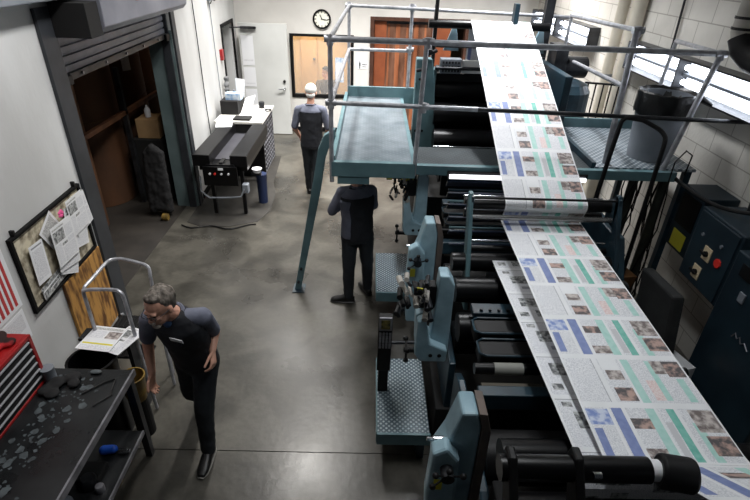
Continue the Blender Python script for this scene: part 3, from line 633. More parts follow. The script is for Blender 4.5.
# ------------------------------------------------------------ catwalk: deck, rails, ladder, right deck
dk = thing('catwalk_deck', 'raised diamond-plate deck with teal edges beside the press', 'platform', (0,5.5,1.68))
obj('deck_plate', MB().box(-.31,.38,4.29,6.72,1.775,1.8), 'treadlt', dk)
mb = MB(); mb.box(-.345,.41,4.23,4.29,1.675,1.815); obj('front_beam', mb, 'teal', dk, bevel=.005)
obj('side_beam', MB().box(-.35,-.31,4.29,6.76,1.68,1.85), 'teal', dk, bevel=.004)
obj('side_beam', MB().box(.38,.42,4.29,6.76,1.68,1.80), 'teal', dk, bevel=.004)
obj('toe_board', MB().box(-.31,.6,6.72,6.76,1.70,1.93), 'teal', dk, bevel=.004)
obj('under_box', MB().box(-.29,-.0,4.24,4.38,1.60,1.67), 'teal', dk, bevel=.006)
obj('cross_plate', MB().box(.42,2.02,4.30,4.78,1.76,1.79), 'treaddk', dk)
obj('cross_beam', MB().box(.41,2.78,4.24,4.30,1.71,1.80), 'teal', dk, bevel=.005, label='darker teal beam spanning the press')
rd = thing('side_deck', 'bright diamond-plate deck beyond the web on the right', 'platform', (2.4,5,1.7))
obj('deck_plate', MB().box(2.06,3.0,4.33,5.6,1.775,1.8), 'treadlt', rd)
obj('edge_beam', MB().box(2.03,2.07,4.34,5.6,1.68,1.84), 'tealdk', rd, bevel=.004)
obj('toe_board', MB().box(2.07,3.0,5.6,5.64,1.7,1.9), 'teal', rd, bevel=.004)
obj('deck_leg', MB().box(2.93,2.99,5.5,5.56,0,1.775), 'tealdk', rd); obj('deck_leg', MB().box(2.93,2.99,4.36,4.42,0,1.775), 'tealdk', rd)
# column legs for main deck are the press frames
def pipe(parent, name, a, b, r=.020, mm='steel', fit=True):
    mb = MB().cyl(a,b,r,n=14)
    return obj(name, mb, mm, parent, smooth=True)
def fitting(parent, p, r=.028, mm='steel'):
    mb = MB(); mb.cyl((p[0]-.045,p[1],p[2]),(p[0]+.045,p[1],p[2]),r,n=14); mb.cyl((p[0],p[1],p[2]-.05),(p[0],p[1],p[2]+.03),r,n=14)
    obj('pipe_fitting', mb, mm, parent, smooth=True)
gr = thing('deck_guard_rail', 'galvanised pipe guard rail around the raised deck and across the press', 'guard rail', (0,4.3,1.8))
F = 4.25
pipe(gr,'post',(-.34,F,1.62),(-.34,F,2.86)); pipe(gr,'post',(.40,F,1.7),(.43,F,2.86))
pipe(gr,'post',(-.30,6.74,1.8),(-.30,6.74,2.92)); pipe(gr,'post',(.47,6.74,1.8),(.47,6.74,2.92)); pipe(gr,'post',(.76,6.74,1.6),(.76,6.74,2.92))
pipe(gr,'post',(2.2,4.45,1.75),(2.12,4.36,2.95),.026); pipe(gr,'post',(2.66,4.3,1.75),(2.84,4.32,2.8),.024); 
pipe(gr,'top_rail',(-.33,F,2.83),(2.86,4.33,2.80),.024); pipe(gr,'mid_rail',(-.33,F,2.33),(.9,F,2.31)); pipe(gr,'mid_rail',(.9,F,2.31),(3.24,F,2.27),.018,'dsteel')
pipe(gr,'top_rail',(-.30,6.74,2.88),(2.35,6.6,2.84)); pipe(gr,'mid_rail',(-.30,6.74,2.38),(.47,6.74,2.38))
pipe(gr,'side_rail',(-.34,F,2.83),(-.30,6.74,2.88)); pipe(gr,'side_rail',(-.34,F,2.33),(-.30,6.74,2.38))
for p in ((-.34,F,2.83),(-.34,F,2.33),(.44,F,2.83),(.44,F,2.32),(-.30,6.74,2.88),(.47,6.74,2.88),(.47,6.74,2.4),(2.84,4.32,2.8),(2.14,4.38,2.95)): fitting(gr,p)
r2 = thing('side_guard_rail', 'pipe guard rail running back along the far side of the web', 'guard rail', (2.3,5.5,1.8))
pipe(r2,'top_rail',(2.14,4.38,2.95),(2.36,6.55,2.86)); pipe(r2,'mid_rail',(2.17,4.42,2.5),(2.36,6.55,2.40)); pipe(r2,'post',(2.36,6.6,1.8),(2.36,6.55,2.88)); pipe(r2,'post',(3.05,5.5,1.8),(3.05,5.4,2.76)); pipe(r2,'top_rail',(2.84,4.34,2.80),(3.05,5.4,2.76))
pipe(r2,'post',(2.98,5.58,1.8),(3.02,5.5,2.3),.012)
for i in range(5): pipe(r2,'baluster',(2.50+.09*i,5.95,1.5),(2.50+.09*i,5.95,2.22),.009,'black')
pipe(r2,'baluster_rail',(2.46,5.95,2.22),(2.9,5.95,2.2),.012,'black'); pipe(r2,'baluster_rail',(2.46,5.95,1.5),(2.9,5.95,1.5),.012,'black')
r3 = thing('black_handrail', 'black pipe handrail dropping from the cross rail at the far side of the web', 'handrail', (2.3,4.2,1.0))
mb = MB(); mb.tube(curve([(2.10,4.24,1.5),(2.14,4.24,2.24),(2.17,4.24,2.28),(2.28,4.24,2.27),(2.33,4.24,2.26),(2.46,4.18,2.20),(2.50,4.14,2.15),(2.5,4.12,2.06),(2.5,4.1,.3)]),.02,10)
obj('rail_tube', mb, 'black', r3, smooth=True)
# ladder stringer
ld = thing('ladder_stringer', 'teal steel ladder rail curving down from the deck to the floor', 'ladder', (-.82,4.85,0))
pts = [(-.84,0),(-.57,1.44),(-.52,1.72),(-.46,1.86),(-.35,1.93),(-.35,1.80),(-.41,1.74),(-.45,1.62),(-.50,1.3),(-.77,.0)]
obj('rail', MB().prism(pts,'y',4.82,4.90), 'teal', ld, bevel=.006)
obj('foot', MB().box(-.86,-.72,4.76,4.94,0,.012), 'tealdk', ld)
for bx,bz in ((-.79,.12),(-.75,.3)): obj('bolt', MB().cyl((bx,4.82,bz),(bx,4.80,bz),.015), 'dsteel', ld)

# trash can on the side deck
tr = thing('trash_can', 'grey bin with a black liner standing on the side deck', 'trash can', (2.70,4.66,1.8))
mb = MB().lathe((2.70,4.66,1.802),[(.19,0),(.235,.58),(.235,.6),(.21,.6),(.17,.05)],28); obj('bin_body', mb, 'bin', tr, smooth=True)
mb = MB(); n = 40; prof = [(.240,.42),(.250,.46),(.248,.56),(.252,.615),(.238,.625),(.215,.60),(.19,.45),(.1,.36),(.01,.34)]
vs = []
for r,z in prof:
    for i in range(n):
        a = 2*PI*i/n; q = .012*noise.noise(V((math.cos(a)*3,math.sin(a)*3,z*8))) ; dz = .03*noise.noise(V((math.cos(a)*4,math.sin(a)*4,2))) if z < .47 and r > .2 else .012*noise.noise(V((math.cos(a)*5,math.sin(a)*5,z)))
        vs.append((2.70+(r+q)*math.cos(a),4.66+(r+q)*math.sin(a),1.802+z+dz))
mb.add(vs,[(j*n+i,j*n+(i+1)%n,(j+1)*n+(i+1)%n,(j+1)*n+i) for j in range(len(prof)-1) for i in range(n)])
mb.cap((2.92,4.5,2.4),(3.0,4.46,2.36),.03,.015)
obj('bin_liner', mb, 'bag', tr, smooth=True)

# ------------------------------------------------------------ right wall things
g = 'fluorescent fixtures along the right wall'
def fixture(y0,y1,label):
    t = thing('wall_light', label, 'light', (RX,(y0+y1)/2,2.33), g)
    mb = MB(); x0 = 3.08
    mb.prism([(x0,2.31),(RX-.005,2.31),(RX-.005,2.62),(x0,2.62),(x0,2.605),(RX-.04,2.59),(RX-.04,2.34),(x0,2.325)],'y',y0,y1)
    mb.box(x0,RX-.005,y0-.008,y0,2.31,2.62); mb.box(x0,RX-.005,y1,y1+.008,2.31,2.62)
    obj('housing', mb, 'dsteel', t)
    obj('reflector', MB().box(RX-.045,RX-.04,y0,y1,2.335,2.595), 'reflector', t)
    for z in (2.395,2.535): 
        tb = obj('tube', MB().cyl((RX-.09,y0+.03,z),(RX-.09,y1-.03,z),.028,n=12), 'tube', t, smooth=True)
        obj('tube_holder', MB().box(RX-.12,RX-.06,y0+.0,y0+.035,z-.035,z+.035), 'bin', tb)
    obj('divider', MB().box(RX-.1,RX-.04,y0,y1,2.452,2.478), 'bin', t)
fixture(3.85,5.28,'fluorescent fixture with two tubes on the right wall, nearest the camera')
fixture(5.30,6.45,'fluorescent fixture on the right wall behind the black-lined bin')
fixture(7.75,9.2,'fluorescent fixture on the right wall between the cream pipes and the back corner')
fixture(9.3,10.7,'fluorescent fixture farthest along the right wall, in the back corner')
for i,(y,r,lb) in enumerate(((7.0,.07,'cream vertical pipe on the right wall, left of the pair'),(6.58,.085,'thick cream vertical pipe on the right wall, right of the pair'))):
    t = thing('wall_pipe', lb, 'pipe', (RX-.1,y,0)); obj('pipe_run', MB().cyl((RX-.1,y,0),(RX-.1,y,CEIL),r,n=20), 'conduit', t, smooth=True); obj('pipe_strap', MB().cyl((RX-.1,y,2.1),(RX-.1,y,2.14),r+.006,n=20), 'bin', t)
single('thin_conduit', MB().tube([(RX-.03,5.75,0),(RX-.03,5.75,2.7),(RX-.03,5.8,3.4)],.012,8), 'dsteel', 'thin dark conduit on the right wall beside the cream pipes', 'conduit')
single('horizontal_conduit', MB().tube([(RX-.03,5.7,2.12),(RX-.03,5.0,2.13)],.014,8), 'black', 'short black conduit on the right wall under the light fixtures', 'conduit')
t = thing('lagged_pipe', 'thick grey lagged pipe with black bands at the top right corner', 'pipe', (3.0,4.35,2.7))
mb = MB().tube([(2.98,4.35,4.69),(2.98,4.35,2.96),(3.0,4.30,2.84),(3.03,4.2,2.78),(3.06,4.05,2.76),(3.08,3.0,2.75)],.095,18); obj('lagging', mb, 'duct', t, smooth=True)
for z in (2.98,3.06): obj('band', MB().cyl((2.98,4.35,z),(2.98,4.35,z+.02),.102,n=20), 'black', t)
obj('elbow_wrap', MB().tube([(2.98,4.35,2.93),(3.0,4.30,2.84),(3.03,4.2,2.78),(3.055,4.08,2.762)],.102,18), 'black', t, smooth=True)
obj('bracket', MB().cyl((2.98,4.46,3.02),(3.235,4.46,3.02),.012), 'black', t)
# control cabinets
t = thing('control_box', 'small dark control box with a yellow label on the right wall', 'control box', (3.1,4.12,1.05))
obj('box_body', MB().box(2.95,RX,3.98,4.34,1.05,1.66), 'cab', t, bevel=.008)
obj('dark_window', MB().box(2.944,2.95,4.02,4.30,1.3,1.6), 'gloss', t)
obj('yellow_label', MB().box(2.944,2.95,4.06,4.26,1.08,1.24), 'ylabel', t, label='yellow warning label')
t = thing('switch_cabinet', 'dark blue switch cabinet with two rotary switches and a red tag', 'cabinet', (3.05,3.6,.98))
obj('cabinet_body', MB().box(2.88,RX,3.33,3.90,.98,1.64), 'cab', t, bevel=.01)
fd = obj('cabinet_door', MB().box(2.865,2.88,3.36,3.87,1.0,1.62), 'cab', t, bevel=.006)
for (y,z) in ((3.62,1.32),(3.66,1.12)):
    q = obj('switch_plate', MB().box(2.858,2.865,y-.05,y+.05,z-.06,z+.06), mat('cream plate',(214,196,164),rough=.5), fd)
    mb = MB(); mb.cyl((2.858,y,z),(2.84,y,z),.025); mb.obox((2.835,y+.02,z),.014,.07,.018,(.2,0,0)); 
    obj('switch_knob', mb, 'black', fd)
obj('red_tag', MB().cyl((2.865,3.47,1.32),(2.855,3.47,1.32),.04,n=8), 'redlabel', fd)
for (y,z,mm) in ((3.75,1.44,'bin'),(3.5,1.46,'bin')): obj('indicator', MB().cyl((2.865,y,z),(2.855,y,z),.016,n=10), mm, fd)
t = thing('power_cabinet', 'large dark blue cabinet at the right edge of the picture', 'cabinet', (2.95,2.9,0))
obj('cabinet_body', MB().box(2.80,RX,2.45,3.25,.25,1.58), 'cab', t, bevel=.01); obj('plinth', MB().box(2.84,RX,2.48,3.22,0,.25), 'matblack', t)
obj('door_latch', MB().box(2.785,2.80,3.0,3.06,1.25,1.33), 'bin', t, bevel=.004); obj('dark_vent', MB().box(2.792,2.80,2.85,3.15,1.42,1.52), 'black', t)
mb = MB().tube([(2.795,2.96,.98),(2.795,2.94,1.03),(2.795,2.91,1.0),(2.795,2.89,1.03),(2.795,2.86,.99),(2.795,2.83,1.02),(2.795,2.78,.985)],.005,6); obj('script_mark', mb, 'rail_edge', t, label='pale handwritten-style mark')
single('cabinet_conduit', MB().tube([(3.16,3.75,1.64),(3.17,3.78,2.1),(3.17,3.8,2.3)],.016,8), 'dsteel', 'grey conduit rising from the switch cabinet', 'conduit')
single('cabinet_hose', MB().tube([(3.05,3.5,1.66),(3.08,3.45,1.9),(3.13,3.2,2.15),(3.18,2.9,2.3)],.02,8), 'black', 'black flexible hose rising from the switch cabinet', 'hose')
p = [(2.78,4.26,1.74)]+[(2.78+.42*t_/12, 4.2-.9*t_/12, 1.74-.10*math.sin(PI*t_/12)+.14*(t_/12)**2) for t_ in range(1,13)]
single('sagging_cable', MB().tube(p,.018,8), 'black', 'thick black cable sagging from the deck beam to the right wall', 'cable')
rnd = random.Random(11)
for k,(x,y,lb) in enumerate(((2.55,4.5,'dark oily column wrapped in cables beneath the side deck, left one'),(2.8,4.42,'dark oily column wrapped in cables beneath the side deck, right one'))):
    t = thing('cable_column', lb, 'column', (x,y,0))
    obj('column', MB().cyl((x,y,0),(x,y,1.66),.045,n=12), mat('oily column %d'%k,(58,62,54),(40,42,38),rough=.5,scale=6), t, smooth=True)
    for j in range(5):
        a0 = rnd.random()*6; pts = [(x+(.06+.03*rnd.random())*math.cos(a0+i*.5),y+(.06+.03*rnd.random())*math.sin(a0+i*.5),.2+1.45*i/9) for i in range(10)]
        obj('cable', MB().tube(pts,.007,6), 'black', t)
p=[(2.9,4.32,1.75),(2.88,4.28,1.95),(2.8,4.26,2.0),(2.72,4.24,1.9),(2.7,4.2,1.5),(2.72,4.2,1.0)]
single('looped_wire', MB().tube(p,.007,6), 'black', 'thin black wire looping over the end of the deck beam', 'wire')
# leaning bag, cardboard, loose stuff on right floor
mb = MB(); mb.prism([(3.05,.35),(3.62,.35),(3.78,1.08),(3.26,1.12)],'x',2.46,2.56)
single('leaning_board', mb, mat('dark felt board',(44,46,46),(32,33,34),rough=.9,scale=5), 'dark grey board leaning in front of the switch cabinet', 'board', bevel=.02)
single('dark_plinth', MB().box(2.35,2.7,3.0,3.95,0,.35), 'matblack', 'dark plinth on the floor beneath the leaning board', 'plinth', bevel=.01)
single('brown_carton', MB().obox((2.52,4.25,.62),.2,.28,.3,(.1,.1,.3)), mat('brown carton',(120,82,44),(90,60,32),rough=.8,scale=6), 'brown cardboard carton wedged by the cable columns', 'carton')
single('carton_plinth', MB().box(2.38,2.66,4.1,4.4,0,.44), 'matblack', 'dark block under the brown carton by the cable columns', 'block')
single('pale_pack', MB().obox((2.60,3.12,.47),.16,.22,.22,(0,0,.3)), 'paper', 'pale printed pack on the dark plinth right of the web', 'pack')
mb = MB(); mb.cyl((2.10,3.9,1.15),(2.32,3.86,1.15),.012); single('steel_rod', mb, 'chrome', 'short bright rod sticking out at the far edge of the web', 'rod')

# ------------------------------------------------------------ press
def roller(parent, name, x0, x1, y, z, r, mm, n=24):
    return obj(name, MB().cyl((x0,y,z),(x1,y,z),r,n=n), mm, parent, smooth=True)
def printing_unit(yo, cy, label):
    t = thing('printing_unit', label, 'printing press', (1.3,yo,0), 'printing units of the newspaper press')
    q1 = 1.5 if yo > 3 else 1.12
    obj('base', MB().box(.56,2.1,yo-.62,yo+1.0,0,.4), 'matblack', t, bevel=.01)
    obj('side_frame', MB().prism([(yo-.6,.4),(yo+1.02,.4),(yo+1.02,.95),(yo+.9,1.0),(yo+.1,1.0),(yo-.1,.9),(yo-.6,.85)],'x',.62,.67), 'tealdk', t, bevel=.01)
    obj('side_frame', MB().prism([(yo-.6,.4),(yo+1.02,.4),(yo+1.02,1.1),(yo+.9,q1),(yo+.2,q1),(yo-.1,1.0),(yo-.6,.85)],'x',2.0,2.08), 'tealdk', t, bevel=.01)
    # cylinders
    for (y,z,r,mm) in ((-.42,1.05,.11,'gloss'),(-.15,1.2,.10,'gloss'),(.10,1.3,.075,'gloss'),(-.3,.85,.13,'black'),(.35,.95,.15,'black')):
        roller(t,'cylinder',.68,2.0,yo+y,z,r,mm)
    obj('cross_beam', MB().box(.68,2.0,yo+.58,yo+.66,1.08,1.2), 'tealdk', t, bevel=.008)
    # roller with a light sleeve, tan tray
    c = roller(t,'idler_roller',.68,2.0,yo+.78,1.22,.035,'gloss')
    obj('pale_sleeve', MB().cyl((.80,yo+.78,1.22),(.98,yo+.78,1.22),.038,n=20), mat('pale sleeve',(128,128,122),rough=.6), c, smooth=True)
    obj('drip_tray', MB().box(.72,1.1,yo+.68,yo+.72,1.0,1.16), mat('tan tray',(92,86,76),rough=.6), t)
    # rounded ink trays
    for j,(y,z) in enumerate(((.90,1.22),(1.10,1.24))):
        q = obj('ink_tray', MB().box(.74,1.96,yo+y,yo+y+.15,z-.1,z), 'black', t, bevel=.02)
        obj('tray_rim', MB().tube([(.74,yo+y+.02,z),(.78,yo+y-.01,z+.005),(1.94,yo+y-.01,z+.005),(1.97,yo+y+.02,z),(1.97,yo+y+.13,z),(1.94,yo+y+.16,z),(.78,yo+y+.16,z),(.74,yo+y+.13,z)],.008,6,closed=True), 'tealdk', q)
    lg = obj('key_ledge', MB().box(.76,1.96,yo+1.30,yo+1.42,1.2,1.25), 'tealdk', t, bevel=.006)
    mb = MB()
    for k in range(18): mb.cyl((.82+.063*k,yo+1.33,1.25),(.82+.063*k,yo+1.33,1.268),.012,n=8)
    obj('ink_keys', mb, 'dsteel', lg)
    if yo > 3:
        for k,(y,z) in enumerate(((4.38,1.58),(4.30,1.50),(4.22,1.42),(4.12,1.34),(4.02,1.25),(3.94,1.16))):
            q = obj('ribbed_panel', MB().obox((1.34,y,z),1.22,.02,.10,(.75,0,0)), 'navy', t, bevel=.004)
            obj('panel_rib', MB().cyl((.74,y+.02,z+.04),(1.94,y+.02,z+.04),.012,n=10), 'tealdk' if k%2 else 'teal', q, smooth=True)
    # tall tapering housing with levers (operator side)
    h = obj('drive_housing', MB().prism([(.435,1.69),(.505,1.69),(.53,1.6),(.535,1.0),(.345,1.0),(.335,1.36),(.39,1.5)],'y',yo,yo+.14), 'teallt', t, bevel=.012, label='pale blue tapering gear housing')
    obj('cover_strip', MB().prism([(.507,1.695),(.545,1.69),(.575,1.58),(.585,1.0),(.537,1.0),(.532,1.6)],'y',yo-.004,yo+.14), mat('worn brown strip',(112,98,90),(84,80,78),rough=.5,scale=8), t, bevel=.004)
    obj('lower_housing', MB().prism([(.315,1.49),(.38,1.53),(.44,1.45),(.46,.8),(.33,.8),(.305,1.2)],'y',yo-.06,yo+.02), 'teallt', t, bevel=.015)
    hub = obj('lever_hub', MB().cyl((.385,yo-.06,1.40),(.385,yo-.12,1.40),.03), 'dsteel', t, smooth=True)
    for a in (2.5,1.6,.6,3.6):
        mb = MB(); e = (.385+.075*math.cos(a),yo-.13,1.40+.075*math.sin(a)); mb.cyl((.385,yo-.10,1.40),e,.005); mb.ell(e,.015)
        obj('lever', mb, 'black', hub, smooth=True)
    obj('warning_label', MB().box(.335,.375,yo-.064,yo-.06,1.25,1.32), 'ylabel', t, label='yellow warning label')
    mb = MB(); mb.cyl((.42,yo+.05,1.46),(.33,yo+.05,1.46),.018); mb.cyl((.33,yo+.05,1.46),(.30,yo+.05,1.465),.01); obj('air_valve', mb, 'chrome', t, smooth=True)
    # ink console
    obj('ink_console', MB().prism([(.46,1.69),(.52,1.69),(.56,1.62),(.57,1.04),(.37,1.04),(.34,1.12),(.33,1.38),(.39,1.42),(.41,1.22),(.44,1.2)],'y',cy,cy+.12), 'teallt', t, bevel=.01, label='pale blue ink console')
    ft = obj('console_foot', MB().prism([(.335,1.38),(.385,1.41),(.43,1.2),(.55,1.14),(.55,1.04),(.37,1.04),(.335,1.1)],'y',cy-.07,cy-.0), 'teallt', t, bevel=.012)
    for x in (.44,.50): obj('port', MB().cyl((x,cy-.071,1.10),(x,cy-.075,1.10),.014), 'black', ft)
    rr = random.Random(int(yo*10)); mb = MB(); mb2 = MB(); mb3 = MB()
    for k in range(30):
        x = .20+.21*rr.random(); z = 1.42+.27*rr.random(); q = (mb,mb2,mb3)[k%3]
        q.cyl((x,cy+.02,z),(x+rr.uniform(-.03,.03),cy-.08,z+rr.uniform(-.03,.03)),rr.uniform(.008,.02),n=10)
    for nm,qq,mm in (('valve_cluster',mb,'dsteel'),('valve_caps',mb2,'duct'),('valve_body',mb3,'black')): obj(nm, qq, mm, t, smooth=True)['kind'] = 'stuff'
    obj('valve_mount', MB().box(.34,.45,cy+.02,cy+.1,1.42,1.60), 'black', t, bevel=.01)
    obj('console_label', MB().obox((.325,cy-.06,1.62),.05,.004,.05,(.3,.1,0)), 'ylabel', t)
    # handle gear below console
    mb = MB()
    for k in range(3):
        a = 2*PI*k/3+.4; mb.cyl((.30,cy+.15,.95),(.30+.0,cy+.15+.09*math.cos(a),.95+.09*math.sin(a)),.008); mb.ell((.30,cy+.15+.09*math.cos(a),.95+.09*math.sin(a)),.02)
    mb.cyl((.28,cy+.15,.95),(.6,cy+.15,.95),.02); obj('hand_crank', mb, 'black', t, smooth=True)
    # slotted bracket arm and cross bars
    if yo > 3:
        obj('slotted_arm', MB().prism([(yo+.24,1.84),(yo+.29,1.84),(yo+.14,1.3),(yo+.02,.98),(yo-.12,.98),(yo+.02,1.36)],'x',.78,.815), 'teal', t, bevel=.006)
        obj('slotted_arm', MB().prism([(yo+.24,1.84),(yo+.29,1.84),(yo+.14,1.3),(yo+.02,.98),(yo-.12,.98),(yo+.02,1.36)],'x',1.95,1.985), 'tealdk', t, bevel=.006)
        for (y,z,r,mm) in ((.50,1.70,.010,'chrome'),(.49,1.66,.03,'gloss'),(.46,1.60,.010,'chrome'),(.45,1.56,.03,'gloss'),(.26,1.41,.010,'chrome'),(.22,1.36,.026,'gloss'),(.12,1.24,.02,'gloss'),(-.10,1.12,.010,'chrome')):
            roller(t,'cross_bar',.80,1.96,yo+y,z,r,mm,14)
    # tread step
    sp_ = obj('step', MB().box(.11,.50,yo+1.0,yo+1.8,.30,.35), 'tread', t, bevel=.004, label='diamond-plate step')
    mb = MB(); mb.box(.105,.505,yo+.98,yo+1.0,.24,.352); mb.box(.10,.11,yo+1.0,yo+1.8,.24,.352); obj('step_edge', mb, 'teal', sp_)
    obj('step_leg', MB().box(.42,.48,yo+1.05,yo+1.7,0,.3), 'tealdk', t)
    return t
u1 = printing_unit(3.33, 4.39, 'middle printing unit of the press with slotted arms carrying the web rollers')
u2 = printing_unit(1.52, 2.61, 'printing unit nearest the camera with the pale blue lever housing')
# gear counter panel by the near step
t = thing('counter_pedestal', 'black counter pedestal with a small metal framed dial beside the near step', 'pedestal', (.15,2.95,0))
obj('post', MB().box(.11,.19,2.93,2.99,0,.9), 'black', t, bevel=.005)
hp = obj('panel', MB().box(.095,.20,2.88,2.93,.62,1.15), 'black', t, bevel=.006)
obj('dial_frame', MB().prism([(.10,1.03),(.195,1.03),(.195,1.15),(.10,1.15)],'y',2.865,2.88), 'rail_edge', hp, bevel=.004); obj('dial', MB().box(.115,.18,2.861,2.865,1.05,1.13), mat('dark dial',(40,42,34),(120,110,60),rough=.2,scale=30), hp)
mb = MB()
for i in range(4):
    for k in range(6): mb.box(.104+.024*i,.12+.024*i,2.868,2.88,.86+.026*k,.878+.026*k)
obj('key_rows', mb, 'rail_edge', hp)
obj('crank_arm', MB().cyl((.19,2.95,.85),(.42,2.95,.86),.015), 'dsteel', t); obj('crank_knob', MB().ell((.30,2.9,.93),.022), 'chrome', t, smooth=True)
# far stacked unit
t = thing('tower_unit', 'tall stacked printing tower standing behind the raised deck', 'printing press', (1.2,6,0))
obj('base', MB().box(.56,2.1,4.9,6.7,0,1.2), 'matblack', t)
obj('side_plate', MB().prism([(.50,2.42),(.68,2.42),(.72,2.2),(.80,1.3),(.5,1.3),(.5,1.7)],'y',5.95,6.1), 'teal', t, bevel=.01)
for (x,z) in ((.54,1.6),(.62,1.6),(.55,2.2)): obj('bolt', MB().cyl((x,5.95,z),(x,5.94,z),.015,n=10), 'black', t)
obj('side_wall', MB().box(.68,.74,6.0,6.7,1.2,2.3), 'teal', t, bevel=.01); obj('side_wall', MB().box(1.98,2.06,5.3,6.7,1.2,2.4), 'tealdk', t, bevel=.01)
for (y,z,r) in ((5.8,1.55,.12),(5.75,1.35,.12),(6.0,1.8,.13),(6.15,2.05,.12),(5.4,1.45,.12),(5.1,1.4,.10)): roller(t,'cylinder',.74,1.98,y,z,r,'gloss')
roller(t,'chrome_bar',.72,1.98,5.55,1.54,.014,'chrome',12); roller(t,'chrome_bar',.72,1.98,6.0,2.32,.02,'dsteel',12)
obj('inner_guard', MB().box(.76,1.98,6.2,6.3,1.2,2.3), 'matblack', t)  # added backing boxes, stop light showing through the cylinder gaps
obj('inner_guard', MB().box(.76,1.98,4.95,5.0,1.2,1.5), 'matblack', t)
obj('ink_fountain', MB().box(.76,1.98,6.1,6.5,2.0,2.25), 'black', t, bevel=.02)
q = obj('key_box', MB().box(.78,1.02,6.0,6.12,2.26,2.42), 'bin', t, bevel=.008)
mb = MB()
for i in range(6):
    for k in range(3): mb.box(.80+.035*i,.822+.035*i,5.99,6.0,2.28+.045*k,2.305+.045*k)
obj('key_rows', mb, 'dsteel', q)
obj('grey_panel', MB().box(1.04,1.3,6.05,6.1,2.26,2.40), 'paper', t); 
mb = MB(); mb.cyl((.64,5.9,2.5),(.64,6.1,2.55),.03); mb.cyl((.58,5.92,2.46),(.72,5.92,2.52),.02); mb.cyl((.5,5.9,2.3),(.62,5.9,2.33),.02); obj('pipe_knuckle', mb, 'dsteel', t, smooth=True)
mb = MB(); mb.lathe((2.25,5.9,1.84),[(.25,0),(.25,.3),(.2,.38),(.1,.42)],24); mb.box(2.06,2.5,5.75,6.1,1.6,1.84); obj('drive_cover', mb, 'tealdk', t, smooth=False, bevel=.01)
mb = MB(); mb.cyl((2.12,6.15,2.35),(2.5,6.15,2.35),.12,n=20); mb.box(2.08,2.22,6.0,6.3,2.1,2.6); obj('drive_motor', mb, 'dsteel', t, bevel=.006, smooth=False)
ts = thing('web_stand', 'dark upright frame holding the top web roller', 'roller stand', (1.3,6.1,1.5))
obj('upright', MB().cyl((.70,6.12,2.25),(.70,6.12,3.9),.022), 'black', ts, smooth=True)
obj('upright', MB().box(1.98,2.08,6.35,6.45,2.2,3.9), 'dsteel', ts, bevel=.006)
obj('head_bar', MB().box(1.15,2.05,6.36,6.44,3.12,3.22), 'dsteel', ts, bevel=.006)
roller(ts,'top_roller',.62,1.98,6.12,2.77,.045,'gloss',20)
obj('roller_bracket', MB().box(1.55,1.6,6.05,6.15,2.8,3.0), 'tealdk', ts)
roller(ts,'lower_roller',.66,1.98,6.18,2.55,.035,'gloss',18)
for x in (.95,1.95): obj('bracket_arm', MB().prism([(x-.13,2.48),(x+.05,2.48),(x+.0,2.74),(x-.04,2.74)],'y',6.2,6.24), 'teallt', ts, bevel=.004)
obj('stand_foot', MB().box(1.98,2.06,6.3,6.46,2.2,2.42), 'dsteel', ts)
# inspection lamp under cross deck
t = thing('inspection_lamp', 'bright fluorescent lamp under the cross beam of the press', 'lamp', (1.2,4.21,1.69))
obj('lamp_tube', MB().cyl((.72,4.21,1.715),(1.95,4.21,1.715),.02,n=12), 'tube2', t, smooth=True); obj('lamp_housing', MB().box(.70,1.97,4.225,4.24,1.70,1.76), 'black', t)
t = thing('air_fitting', 'yellow and black air fitting hanging under the deck beam', 'fitting', (.3,4.3,1.6))
obj('hose_body', MB().cyl((.17,4.36,1.64),(.42,4.36,1.64),.022), 'black', t, smooth=True)
for x in (.16,.36): obj('yellow_collar', MB().cyl((x,4.36,1.64),(x+.05,4.36,1.64),.032), 'ylabel', t, smooth=True)

